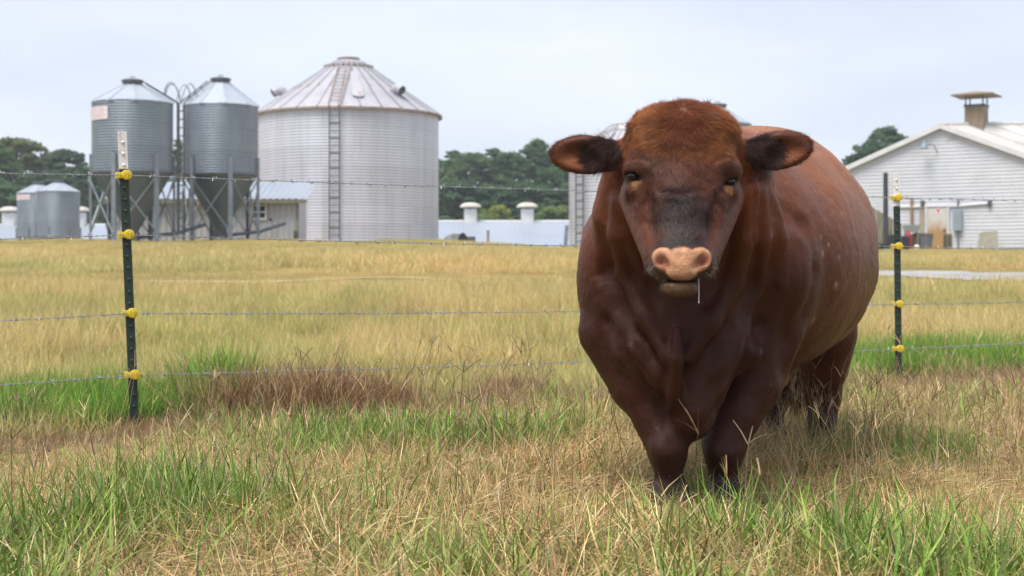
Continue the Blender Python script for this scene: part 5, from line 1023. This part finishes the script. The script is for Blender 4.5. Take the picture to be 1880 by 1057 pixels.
NOHAIR = (TC_[:, 2] > 0.10)
front = 1.0 / np.clip(TC_[:, 1] - 3.2, 1.0, 4) ** 1.2
P_, N_, C_, pd = sample(210000, NOHAIR * front, 21); k_ = pd < 0.25; P_, N_, C_ = P_[k_], N_[k_], C_[k_]
r_ = np.random.default_rng(31); ln = r_.uniform(0.009, 0.018, len(P_)) * (0.75 + 0.25 * sstep(P_[:, 1], 4.6, 5.4))
coat_c = shade(C_ * (0.6 + 0.5 * hash_noise(P_, 55, 19) + 0.45 * hash_noise(P_ * np.array([1, 1, 0.22]), 70, 20))[:, None], 41, 0.5, 1.55)
spk = np.random.default_rng(77).uniform(0, 1, len(P_)) < 0.0010; coat_c[spk] = np.array([0.45, 0.33, 0.24]) * 0.9          # dust and chaff caught in the coat
hair_strips('coat_hair', P_, flow(P_), N_, ln, np.full(len(P_), 0.0023), coat_c, 0.35, 0.32, 2, 51)
# longer wavy hair on the poll, thinning out down the forehead
w = blob(TC_, pt(HX + 3, 250, 4.52), (0.17, 0.16, 0.115), soft=0.35); P_, N_, C_, _ = sample(26000, w, 22)
r_ = np.random.default_rng(32); ln = r_.uniform(0.6, 1.25, len(P_)) * (0.013 + 0.028 * blob(P_, pt(HX + 3, 236, 4.54), (0.17, 0.17, 0.085), soft=0.45))
cl_ = hash_noise(P_, 38, 18)
hair_strips('poll_hair', P_, flow(P_) + (np.stack([hash_noise(P_, 26, s) for s in (14, 15, 16)], 1) - 0.5) * 3.4, N_, ln, np.full(len(P_), 0.0017), shade(C_ * (0.55 + 0.9 * cl_)[:, None], 42, 0.5, 1.5), 1.5, 0.48, 5, 52)
# short hair in whorls over the face
w = blob(TC_, pt(HX, 335, 4.44), (0.16, 0.20, 0.17), soft=0.15); P_, N_, C_, pd = sample(42000, w, 27); k_ = (pd < 0.2) & (np.linalg.norm(P_ - EYES[0], axis=1) > 0.032) & (np.linalg.norm(P_ - EYES[1], axis=1) > 0.026); P_, N_, C_ = P_[k_], N_[k_], C_[k_]; r_ = np.random.default_rng(39)
hair_strips('face_hair', P_, flow(P_) + (np.stack([hash_noise(P_, 30, s) for s in (24, 25, 26)], 1) - 0.5) * 2.2, N_, r_.uniform(0.008, 0.018, len(P_)), np.full(len(P_), 0.0018), shade(C_ * (0.5 + 1.0 * hash_noise(P_, 48, 28))[:, None], 47, 0.5, 1.6), 0.5, 0.28, 3, 59)
# tufts that stand up on the crown
tp = np.array([pt(1168, 212, 4.56), pt(1210, 192, 4.56), pt(1253, 184, 4.58), pt(1300, 192, 4.58), pt(1155, 230, 4.56)])
j = np.concatenate([np.argsort(((BV - t) ** 2).sum(1))[:22] for t in tp]); r_ = np.random.default_rng(33); j = np.repeat(j, 3)
hair_strips('crown_tuft', BV[j], r_.normal(0, 1, (len(j), 3)), BN[j], r_.uniform(0.015, 0.042, len(j)), np.full(len(j), 0.0022), shade(BC[j] * 0.4, 43), 1.6, 1.6, 5, 53)
# ears: fringe along the rim and long dark hair in the cup
for (a, b_, c, L_, R_, s_) in EARS:
    q = (TC_ - c) @ R_; near = (np.abs(q[:, 0]) < L_ * 1.12) & (np.abs(q[:, 2]) < 0.075) & (np.abs(q[:, 1]) < 0.06)
    rim = near * sstep(np.hypot(q[:, 0] / L_, q[:, 2] / 0.062), 0.82, 0.98); P_, N_, C_, _ = sample(2600, rim, 23)
    r_ = np.random.default_rng(34); out = ((P_ - c) @ R_) * np.array([0.5, 0, 1.3]); out = out @ R_.T; out /= np.linalg.norm(out, axis=1)[:, None] + 1e-6
    hair_strips('ear_fringe', P_, out + R_[:, 0] * s_ * 0.8, N_, r_.uniform(0.010, 0.026, len(P_)), np.full(len(P_), 0.0014), shade(C_, 44, 0.6, 1.7), 0.5, 0.3, 3, 54)
    cup = near * blob(q, (-0.050 * s_, -0.005, 0.008), (L_ * 0.55, 0.05, 0.045), soft=0.3) * (q[:, 1] < 0.02); P_, N_, C_, _ = sample(2600, cup, 24)
    r_ = np.random.default_rng(35); dd_ = np.array([0.9 * s_, -0.3, -0.55])[None] + r_.normal(0, 0.3, (len(P_), 3))
    hair_strips('ear_hair', P_, dd_, N_, r_.uniform(0.025, 0.060, len(P_)), np.full(len(P_), 0.0016), shade(np.tile([0.030, 0.016, 0.013], (len(P_), 1)), 45, 0.5, 2.4), 0.7, 0.5, 4, 55)
# chin hair and whiskers
w = blob(TC_, pt(HX - 2, 530, 4.30), (0.07, 0.07, 0.035), soft=0.2); P_, N_, C_, _ = sample(2200, w, 25); r_ = np.random.default_rng(36)
hair_strips('chin_hair', P_, np.tile([0, 0.2, -1.0], (len(P_), 1)) + r_.normal(0, 0.25, (len(P_), 3)), N_, r_.uniform(0.008, 0.020, len(P_)), np.full(len(P_), 0.0014), shade(C_, 46), 0.4, 0.5, 3, 56)
w = np.maximum(blob(TC_, pt(HX - 55, 500, 4.30), (0.03, 0.06, 0.035)), blob(TC_, pt(HX + 57, 500, 4.30), (0.03, 0.06, 0.035))); P_, N_, C_, pd = sample(190, w, 26); r_ = np.random.default_rng(37)
hair_strips('whisker', P_, np.c_[np.sign(P_[:, 0] - pt(HX, 0, 4.3)[0]), r_.normal(-0.2, 0.2, len(P_)), r_.normal(-0.7, 0.3, len(P_))], N_, r_.uniform(0.014, 0.042, len(P_)), np.full(len(P_), 0.0011), np.tile([0.55, 0.48, 0.42], (len(P_), 1)) * r_.uniform(0.15, 1.0, (len(P_), 1)), 0.3, 0.9, 4, 57)
# tail switch
r_ = np.random.default_rng(38); n_ = 900; t_ = r_.uniform(0, 1, n_); root_ = np.stack([1.268 + r_.normal(0, 0.010, n_), 6.82 + r_.normal(0, 0.010, n_), 0.30 + 0.22 * t_], 1)
hair_strips('tail_switch', root_, np.tile([0, 0, -1.0], (n_, 1)) + r_.normal(0, 0.10, (n_, 3)), np.tile([0, -1.0, 0], (n_, 1)), r_.uniform(0.14, 0.30, n_), np.full(n_, 0.0045),
            np.where(r_.uniform(0, 1, n_)[:, None] < 0.45, np.array([0.30, 0.18, 0.07]), np.array([0.03, 0.015, 0.010])) * r_.uniform(0.6, 1.3, (n_, 1)), 0.25, 0.15, 4, 58)
# a string of drool from the lip
m = MB(); a = pt(1283, 512, 4.262); m.tube([a, a + np.array([0.0005, 0, -0.03]), a + np.array([0, 0, -0.062])], 0.0011, 6); m.lathe([(0.0002, 0.004), (0.0018, 0.001), (0.0022, -0.002), (0.0012, -0.0045), (0.0002, -0.005)], 8, tuple(a + np.array([0, 0, -0.062])))
M_DR, nt, b = mat_new('drool', (0.85, 0.85, 0.85), 0.08); b.inputs['Transmission Weight'].default_value = 0.6
m.build('drool', M_DR, bull, True)
# ================================================================ grass (nobody could count it)
M_GRASS, nt, b = mat_new('grass_blades', (0.2, 0.2, 0.05), 0.55, 0, 0.3); L = nt.links
at = nd(nt, 'ShaderNodeAttribute', attribute_name='Col'); ti = nd(nt, 'ShaderNodeAttribute', attribute_name='tint', attribute_type='INSTANCER')
mx = nd(nt, 'ShaderNodeMix', data_type='RGBA', blend_type='MULTIPLY'); mx.inputs[0].default_value = 1.0; L.new(at.outputs['Color'], mx.inputs[6]); L.new(ti.outputs['Color'], mx.inputs[7]); L.new(mx.outputs[2], b.inputs['Base Color'])
tr = nd(nt, 'ShaderNodeBsdfTranslucent'); L.new(mx.outputs[2], tr.inputs['Color']); ms = nd(nt, 'ShaderNodeMixShader'); ms.inputs[0].default_value = 0.2; L.new(b.outputs[0], ms.inputs[1]); L.new(tr.outputs[0], ms.inputs[2]); L.new(ms.outputs[0], nt.nodes['Material Output'].inputs['Surface'])

def blades(r, n, rad, len_rng, w_rng, elev_rng, droop, pal, seg=4, root_shade=0.6, base_h=0.0, zjit=0.0):
    """n curved tapering blades rooted in a disc; returns V, F, C"""
    a = r.uniform(0, 2 * np.pi, n); q = rad * np.sqrt(r.uniform(0, 1, n)); cur = np.stack([q * np.cos(a), q * np.sin(a), np.full(n, base_h) + r.uniform(0, 1, n) * zjit], 1)
    az = r.uniform(0, 2 * np.pi, n); el = np.radians(r.uniform(*elev_rng, n)); ln = r.uniform(*len_rng, n); w = r.uniform(*w_rng, n)
    d = np.stack([np.cos(az) * np.cos(el), np.sin(az) * np.cos(el), np.sin(el)], 1); dr = r.uniform(0.4, 1.5, n) * droop; tw = r.normal(0, 0.35, n)
    side = np.stack([-np.sin(az + tw), np.cos(az + tw), r.normal(0, 0.3, n)], 1); side /= np.linalg.norm(side, axis=1)[:, None]
    pal = np.asarray(pal); col = pal[r.integers(0, len(pal), n)] * r.uniform(0.72, 1.3, n)[:, None]; col = col * (1 + r.normal(0, 0.05, (n, 3)))
    V = []; C = []
    for i in range(seg + 1):
        f = i / seg; ww = w * (0.55 + 0.45 * min(1, f * 4)) * (1 - f ** 2.2) * 0.5 + 1e-4; c = col * (root_shade + (1 - root_shade) * min(1, f * 2.2))  # darker roots: shade deep in the tuft, put into the blade colour
        if i == seg: V.append(cur); C.append(c)
        else: V += [cur + side * ww[:, None], cur - side * ww[:, None]]; C += [c, c]
        d = d + np.stack([np.zeros(n), np.zeros(n), -dr / seg], 1) + side * (r.normal(0, 0.10, n))[:, None]; d /= np.linalg.norm(d, axis=1)[:, None]; cur = cur + d * (ln / seg)[:, None]
        cur[:, 2] = np.maximum(cur[:, 2], 0.004)
    k = len(V); base = (np.arange(n) * k)[:, None]; F = []
    for i in range(seg - 1): p = 2 * i; F += [base + np.array([[p, p + 1, p + 3]]), base + np.array([[p, p + 3, p + 2]])]
    p = 2 * (seg - 1); F.append(base + np.array([[p, p + 1, p + 2]]))
    return np.stack(V, 1).reshape(-1, 3), np.concatenate(F), np.stack(C, 1).reshape(-1, 3)

def seed_stalks(r, n, rad, hgt, pal):
    """thin stalks that end in three to five finger-like spikes"""
    Vs, Fs, Cs = [], [], []; off = 0; pal = np.asarray(pal)
    def strip(pts, w0, w1, c):
        nonlocal off
        s = np.array([r.normal(), r.normal(), 0.2]); s /= np.linalg.norm(s); m = len(pts); V = []
        for i, p in enumerate(pts): w = w0 + (w1 - w0) * i / (m - 1); V += [p + s * w / 2, p - s * w / 2]
        F = []
        for i in range(m - 1): a = off + 2 * i; F += [(a, a + 1, a + 3), (a, a + 3, a + 2)]
        Vs.append(np.array(V)); Fs.append(np.array(F)); Cs.append(np.tile(c, (len(V), 1))); off += len(V)
    for _ in range(n):
        a = r.uniform(0, 6.28); q = rad * math.sqrt(r.uniform()); p = np.array([q * math.cos(a), q * math.sin(a), 0.0]); az = r.uniform(0, 6.28); lean = r.uniform(0.05, 0.45); h = r.uniform(*hgt); c = pal[r.integers(len(pal))] * r.uniform(0.8, 1.25)
        d = np.array([math.cos(az) * lean, math.sin(az) * lean, 1.0]); d /= np.linalg.norm(d); pts = [p + d * h * t + np.array([math.cos(az), math.sin(az), -0.25]) * 0.05 * h * t * t for t in np.linspace(0, 1, 5)]; strip(pts, 0.0022, 0.0014, c)
        for k in range(r.integers(2, 5)):
            e = np.array([r.normal(0, 0.55), r.normal(0, 0.55), 0.9]); e /= np.linalg.norm(e); l = r.uniform(0.035, 0.08); t0 = pts[-1] - d * r.uniform(0, 0.012); strip([t0, t0 + e * l * 0.5, t0 + e * l + np.array([0, 0, -0.006])], 0.0030, 0.0018, c * r.uniform(0.85, 1.2))
    return np.concatenate(Vs), np.concatenate(Fs), np.concatenate(Cs)

STRAW = [(0.68, 0.49, 0.23), (0.57, 0.395, 0.175), (0.76, 0.59, 0.32), (0.46, 0.31, 0.145), (0.31, 0.195, 0.10), (0.61, 0.44, 0.20)]
GREEN = [(0.20, 0.285, 0.05), (0.26, 0.32, 0.07), (0.14, 0.205, 0.04), (0.32, 0.36, 0.11), (0.205, 0.255, 0.09)]
LUSH = [(0.16, 0.31, 0.035), (0.22, 0.38, 0.05), (0.12, 0.235, 0.03), (0.27, 0.40, 0.07)]
DEAD = [(0.31, 0.185, 0.11), (0.25, 0.14, 0.085), (0.39, 0.25, 0.15), (0.46, 0.315, 0.185), (0.20, 0.115, 0.07)]
HAY = [(0.72, 0.54, 0.24), (0.64, 0.51, 0.21), (0.55, 0.49, 0.18), (0.77, 0.61, 0.32), (0.48, 0.46, 0.16), (0.68, 0.48, 0.22)]
HAYG = [(0.36, 0.39, 0.11), (0.43, 0.43, 0.13), (0.54, 0.46, 0.16), (0.28, 0.34, 0.09)]
SRC = {}
def variant(kind, seed):
    r = np.random.default_rng(seed); parts = []
    if kind == 'mat':
        parts += [blades(r, 112, 0.18, (0.10, 0.30), (0.0026, 0.0056), (3, 36), 0.6, STRAW, 4, 0.5, 0.0, 0.07), blades(r, 16, 0.16, (0.10, 0.22), (0.0035, 0.0075), (25, 75), 0.8, GREEN, 4), blades(r, 16, 0.18, (0.14, 0.30), (0.002, 0.004), (30, 80), 0.5, STRAW, 4, 0.7)]
    elif kind == 'mix':
        parts += [blades(r, 50, 0.17, (0.10, 0.28), (0.0026, 0.0056), (8, 60), 0.7, STRAW, 4, 0.5, 0.0, 0.04), blades(r, 30, 0.14, (0.12, 0.26), (0.004, 0.0085), (30, 82), 1.0, GREEN, 5)]
    elif kind == 'green':
        parts += [blades(r, 48, 0.12, (0.14, 0.32), (0.0045, 0.0100), (35, 86), 1.1, GREEN + LUSH, 5, 0.5), blades(r, 26, 0.15, (0.12, 0.28), (0.0024, 0.005), (8, 60), 0.6, STRAW, 4)]
    elif kind == 'lush':
        parts += [blades(r, 120, 0.17, (0.22, 0.46), (0.0035, 0.0065), (45, 88), 1.0, LUSH, 5, 0.45)]
    elif kind == 'dead':
        parts += [blades(r, 120, 0.17, (0.10, 0.30), (0.0020, 0.0042), (10, 80), 0.8, DEAD, 4, 0.6)]
    elif kind == 'seed':
        parts += [seed_stalks(r, 6, 0.14, (0.20, 0.38), [(0.50, 0.37, 0.20), (0.36, 0.25, 0.15), (0.22, 0.16, 0.09)])]
    elif kind == 'hay':
        parts += [blades(r, 85, 0.30, (0.22, 0.48), (0.0026, 0.0052), (50, 88), 0.45, HAY, 4, 0.5), blades(r, 18, 0.30, (0.12, 0.30), (0.003, 0.006), (40, 85), 0.6, HAYG, 4, 0.5), seed_stalks(r, 4, 0.28, (0.35, 0.55), [(0.55, 0.43, 0.22), (0.48, 0.35, 0.16)])]
    elif kind == 'hayg':
        parts += [blades(r, 60, 0.30, (0.18, 0.38), (0.003, 0.006), (45, 88), 0.6, HAYG, 4, 0.7), blades(r, 45, 0.30, (0.22, 0.45), (0.0022, 0.0045), (50, 88), 0.45, HAY, 4)]
    elif kind == 'far':
        parts += [blades(r, 170, 0.95, (0.22, 0.48), (0.006, 0.012), (50, 88), 0.45, HAY, 3, 0.75), blades(r, 80, 0.95, (0.14, 0.32), (0.008, 0.014), (45, 85), 0.6, HAYG, 3, 0.75)]
    Vs, Fs, Cs = [], [], []; off = 0
    for V, F, C in parts: Vs.append(V); Fs.append(F + off); Cs.append(C); off += len(V)
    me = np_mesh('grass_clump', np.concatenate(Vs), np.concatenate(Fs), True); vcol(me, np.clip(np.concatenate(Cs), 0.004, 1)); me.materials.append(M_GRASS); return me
NVAR = {'mat': 6, 'mix': 6, 'green': 5, 'lush': 4, 'dead': 5, 'seed': 5, 'hay': 6, 'hayg': 4, 'far': 5}
for kd, nv in NVAR.items():
    c = bpy.data.collections.new('src_' + kd)
    for i in range(nv): c.objects.link(bpy.data.objects.new('clump_%s_%02d' % (kd, i), variant(kd, 100 + 13 * i + len(kd) * 7)))
    SRC[kd] = (c, nv)

def scatter(name, label, cat, sets):
    """sets: list of (kind, XY (n,2), scale (n,), tint (n,3)); one object, one cloud of points per kind"""
    root = None
    ng = bpy.data.node_groups.new(name, 'GeometryNodeTree'); ng.interface.new_socket('Geometry', in_out='INPUT', socket_type='NodeSocketGeometry'); ng.interface.new_socket('Geometry', in_out='OUTPUT', socket_type='NodeSocketGeometry')
    gi, go = ng.nodes.new('NodeGroupInput'), ng.nodes.new('NodeGroupOutput'); jn = ng.nodes.new('GeometryNodeJoinGeometry'); Lk = ng.links
    P, R_, S, T, I, G = [], [], [], [], [], []
    for g, (kd, XY, sc, ti_) in enumerate(sets):
        r = np.random.default_rng(500 + g + len(name)); n = len(XY); P.append(np.c_[XY, ground_z(XY[:, 0], XY[:, 1]) - 0.005]); R_.append(np.c_[r.normal(0, 0.07, (n, 2)), r.uniform(0, 6.283, n)]); S.append(sc); T.append(ti_); I.append(r.integers(0, SRC[kd][1], n)); G.append(np.full(n, g))
        na = lambda nm_, ty: (lambda nn_: (setattr(nn_, 'data_type', ty), nn_.inputs['Name'].__setattr__('default_value', nm_), nn_)[-1])(ng.nodes.new('GeometryNodeInputNamedAttribute'))
        ci = ng.nodes.new('GeometryNodeCollectionInfo'); ci.inputs['Collection'].default_value = SRC[kd][0]; ci.inputs['Separate Children'].default_value = True; ci.inputs['Reset Children'].default_value = True
        ip = ng.nodes.new('GeometryNodeInstanceOnPoints'); ip.inputs['Pick Instance'].default_value = True
        cmp_ = ng.nodes.new('FunctionNodeCompare'); cmp_.data_type = 'INT'; cmp_.operation = 'EQUAL'
        gn = na('grp', 'INT'); Lk.new(gn.outputs[0], cmp_.inputs[2]); cmp_.inputs[3].default_value = g
        Lk.new(gi.outputs[0], ip.inputs['Points']); Lk.new(ci.outputs[0], ip.inputs['Instance']); Lk.new(cmp_.outputs[0], ip.inputs['Selection'])
        Lk.new(na('idx', 'INT').outputs[0], ip.inputs['Instance Index']); Lk.new(na('rot', 'FLOAT_VECTOR').outputs[0], ip.inputs['Rotation']); Lk.new(na('scl', 'FLOAT').outputs[0], ip.inputs['Scale']); Lk.new(ip.outputs[0], jn.inputs[0])
    Lk.new(jn.outputs[0], go.inputs[0])
    P = np.concatenate(P); me = bpy.data.meshes.new(name); me.vertices.add(len(P)); me.vertices.foreach_set('co', P.astype(np.float32).ravel())
    for nm_, ty, arr, key in (('idx', 'INT', np.concatenate(I).astype(np.int32), 'value'), ('grp', 'INT', np.concatenate(G).astype(np.int32), 'value'), ('scl', 'FLOAT', np.concatenate(S).astype(np.float32), 'value'), ('rot', 'FLOAT_VECTOR', np.concatenate(R_).astype(np.float32), 'vector')):
        a = me.attributes.new(nm_, ty, 'POINT'); a.data.foreach_set(key, arr.ravel())
    a = me.attributes.new('tint', 'FLOAT_COLOR', 'POINT'); tt = np.concatenate(T); a.data.foreach_set('color', np.c_[tt, np.ones(len(tt))].astype(np.float32).ravel()); me.update()
    o = link(name, me); o['kind'] = 'stuff'; tag(o, label, cat); md = o.modifiers.new('scatter', 'NODES'); md.node_group = ng; return o

def spread(n, x0, x1, y0, y1, seed, wedge=0.40, margin=0.8):
    """random points in the strip of ground the camera looks over, with a margin either side"""
    r = np.random.default_rng(seed); Y = r.uniform(0, 1, n * 4); Y = y0 + (y1 - y0) * Y; X = r.uniform(x0, x1, n * 4); k = np.abs(X) < wedge * Y + margin; X, Y = X[k][:n], Y[k][:n]; return np.c_[X, Y], r
def tint(r, n, s=0.12): return np.clip(1 + r.normal(0, s, (n, 1)) + r.normal(0, 0.04, (n, 3)), 0.5, 1.6)
def fence_off(XY): return (XY - PA) @ FN            # + = camera side of the wire, in metres
def fence_t(XY): return (XY - PA) @ FD
def legs_clear(XY):
    k = np.ones(len(XY), bool)
    for c in ((0.50, 4.86), (0.69, 4.97), (1.27, 6.24), (1.085, 6.45)): k &= np.hypot(XY[:, 0] - c[0], XY[:, 1] - c[1]) > 0.06
    return k
# --- grazed, matted grass on the bull's side of the fence
XY, r = spread(10500, -4.5, 5.0, 3.0, 9.8, 1); fo = fence_off(XY); XY = XY[(fo > 0.15) & legs_clear(XY)]; n = len(XY)
gn = (hash_noise(XY, 1.1, 71) * 0.45 + hash_noise(XY, 3.2, 72) * 0.55 - 0.5) * 1.35 + 0.5; near = sstep(XY[:, 1], 4.7, 3.8); gn = gn + 0.09 * near - 0.045
u = r.uniform(0, 1, n); kind = np.where(gn < 0.60, 0, np.where(gn < 0.73, 1, 2)); kind = np.where(u < 0.16, r.integers(0, 3, n), kind)
dd = (fence_off(XY) < 0.9) & (r.uniform(0, 1, n) < 0.62 * sstep(fence_off(XY), 1.0, 0.3) + 0.1); kind = np.where(dd, 3, kind)
big = sstep(hash_noise(XY, 0.7, 73), 0.3, 0.75)
sets = []
for q, kd in enumerate(('mat', 'mix', 'green', 'dead')):
    m = kind == q; pxm = XY[m][:, 0] / XY[m][:, 1] * FOC + 940; lg = (1 - 0.6 * np.exp(-((pxm - 570) / 130) ** 2) * sstep(fence_off(XY[m]), 0.75, 0.35)) * (1 - 0.45 * np.exp(-(np.hypot(XY[m][:, 0] - PB[0], XY[m][:, 1] - PB[1] + 0.35) / 0.5) ** 2)) * (1 - 0.56 * np.exp(-(((XY[m][:, 0] - 0.6) / 0.55) ** 2 + ((XY[m][:, 1] - 4.55) / 0.42) ** 2))); sets.append((kd, XY[m], lg * (0.42 + 0.34 * big[m]) * (1 + 0.35 * near[m]) * r.uniform(0.7, 1.25, m.sum()), tint(r, m.sum())))
SX, r2 = spread(230, -4.0, 4.6, 3.3, 9.0, 2); SX = SX[(fence_off(SX) > 0.1) & legs_clear(SX)]; SX = SX[~((np.abs(SX[:, 0] - 0.6) < 0.4) & (SX[:, 1] > 3.9) & (SX[:, 1] < 4.9))]; xs_, rr_ = spread(60, 1.0, 2.4, 4.6, 6.6, 3); SX = np.concatenate([SX, xs_[legs_clear(xs_)]]); sets.append(('seed', SX, r2.uniform(0.75, 1.25, len(SX)), tint(r2, len(SX))))
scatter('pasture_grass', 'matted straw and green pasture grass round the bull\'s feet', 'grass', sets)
# --- rank growth along the wire: lush green behind it, dead brown under it
r = np.random.default_rng(5); n = 2100; t = r.uniform(-3.2, 9.5, n); o_ = r.uniform(-1.3, 0.35, n); XY = PA[None] + FD[None] * t[:, None] + FN[None] * o_[:, None]; XY = XY[np.abs(XY[:, 0]) < 0.38 * XY[:, 1] + 0.8]; t = fence_t(XY); o_ = fence_off(XY)
px_ = XY[:, 0] / XY[:, 1] * FOC + 940
dm = np.clip(np.exp(-((px_ - 580) / 140) ** 2) + 0.75 * np.exp(-((px_ - 960) / 90) ** 2) + 0.30 * hash_noise(XY, 1.3, 81), 0, 1.2); lushm = np.clip(1.3 * np.exp(-((px_ - 90) / 190) ** 2) + np.exp(-((px_ - 400) / 70) ** 2) * 0.9 + sstep(px_, 1480, 1600) + 0.35 * hash_noise(XY, 1.1, 82), 0, 1.2)
ud = r.uniform(0, 1, len(XY)); isd = ((o_ > -0.20) & (ud < 0.7)) | ((o_ > -0.8) & (ud < dm * 1.1)); isl = ~isd & (o_ < -0.08) & (r.uniform(0, 1, len(XY)) < lushm * 1.2)
rest = ~isd & ~isl & (r.uniform(0, 1, len(XY)) < 0.6)
sets = [('dead', XY[isd], (0.34 + 0.75 * np.clip(dm[isd] - 0.15, 0, 1) * (o_[isd] < 0.12)) * r.uniform(0.8, 1.25, isd.sum()), tint(r, isd.sum())), ('lush', XY[isl], (0.25 + 0.32 * np.clip(lushm[isl], 0, 1) + 0.35 * np.exp(-((px_[isl] - 400) / 60) ** 2)) * r.uniform(0.75, 1.2, isl.sum()), tint(r, isl.sum())),
        ('hayg', XY[rest], r.uniform(0.35, 0.7, rest.sum()), tint(r, rest.sum()))]
mp = []; 
for (c0, c1, o0, o1, k, d0) in ((425, 705, -0.45, 0.15, 190, 7.9), (925, 1000, -0.3, 0.1, 45, 8.6), (735, 800, -0.3, 0.1, 26, 8.2), (205, 290, -0.15, 0.3, 36, 7.2)):
    pxs = r.uniform(c0, c1, k); kk = (pxs - 940) / FOC; tt = (kk * PA[1] - PA[0]) / (FD[0] - kk * FD[1]); mp.append(PA[None] + FD[None] * tt[:, None] + FN[None] * r.uniform(o0, o1, k)[:, None])
nm_ = [len(q) for q in mp]; msc = np.concatenate([r.uniform(0.85, 1.5, nm_[0]), r.uniform(0.6, 0.95, nm_[1]), r.uniform(0.5, 0.8, nm_[2]), r.uniform(0.3, 0.5, nm_[3])]); mp = np.concatenate(mp); sets.append(('dead', mp, msc, tint(r, len(mp), 0.15) * np.array([0.86, 0.84, 0.66])))
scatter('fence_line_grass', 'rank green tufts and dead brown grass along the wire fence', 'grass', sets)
# --- hay field beyond the fence
XY, r = spread(4200, -10, 10.5, 7.4, 22, 7, 0.37, 0.8); XY = XY[fence_off(XY) < -0.55]; XY = XY[~on_track(XY[:, 0], XY[:, 1], 0.1)]; n = len(XY); g = hash_noise(XY, 0.35, 91) * 0.6 + hash_noise(XY, 1.2, 92) * 0.4; hg = (g > 0.58) | (fence_off(XY) > -1.3) & (r.uniform(0, 1, n) < 0.5)
dens = r.uniform(0, 1, n) < 1.0
sets = [('hay', XY[~hg], r.uniform(0.5, 0.8, (~hg).sum()) * (0.8 + 0.35 * hash_noise(XY[~hg], 0.8, 95)), tint(r, (~hg).sum())), ('hayg', XY[hg], r.uniform(0.45, 0.75, hg.sum()) * (0.8 + 0.35 * hash_noise(XY[hg], 0.8, 95)), tint(r, hg.sum()))]
XY, r = spread(3600, -26, 26, 19, 60, 8, 0.38, 2.0); XY = XY[~on_track(XY[:, 0], XY[:, 1], 0.4)]; XY = XY[~((XY[:, 0] > 11) & (XY[:, 1] > 57.5))]; n = len(XY); g = (hash_noise(XY, 0.16, 93) - 0.5)[:, None] * np.array([[0.35, 0.10, 0.2]]); sets.append(('far', XY, r.uniform(0.45, 0.8, n) * (1 - 0.72 * sstep(XY[:, 1], 32, 52)) * (0.6 + 0.6 * hash_noise(XY, 0.5, 96)) * np.clip(0.14 + track_dist(XY[:, 0], XY[:, 1]) / 4.5, 0.14, 1), np.clip(tint(r, n, 0.08) + g, 0.6, 1.5)))
scatter('hay_field_grass', 'golden hay grass covering the field behind the fence', 'grass', sets)
# --- odds and ends lying in the grass
def stone(px, d, s, label, mat, seed):
    r = np.random.default_rng(seed); x = (px - 940) / FOC * d; bm = bmesh.new(); bmesh.ops.create_icosphere(bm, subdivisions=3, radius=1.0); P = np.array([v.co for v in bm.verts]); q = 1 + 0.35 * (hash_noise(P, 1.6, seed) - 0.5) + 0.18 * (hash_noise(P, 4.5, seed + 1) - 0.5)
    for v, k in zip(bm.verts, q): v.co = Vector((v.co.x * s[0] * k, v.co.y * s[1] * k, v.co.z * s[2] * k))
    me = bpy.data.meshes.new('stone'); bm.to_mesh(me); bm.free(); me.polygons.foreach_set('use_smooth', np.ones(len(me.polygons), dtype=bool)); o = link('stone', me, mat); o.location = (x, d, float(ground_z(x, d)) + s[2] * 0.4); tag(o, label, 'stone')
M_CLOD = mat_noise('grey_clod', (0.20, 0.18, 0.165), (0.30, 0.275, 0.25), 30, 0.95, bump=0.8, bscale=120)
stone(325, 3.82, (0.045, 0.04, 0.035), 'grey dirt clod at the bottom edge of the photo, left one', M_CLOD, 3); stone(403, 3.80, (0.05, 0.04, 0.028), 'flatter grey dirt clod at the bottom edge of the photo, right one', M_CLOD, 9)
stone(1765, 7.25, (0.022, 0.018, 0.016), 'small white stone in the grass at lower right', M_WHITE, 12)
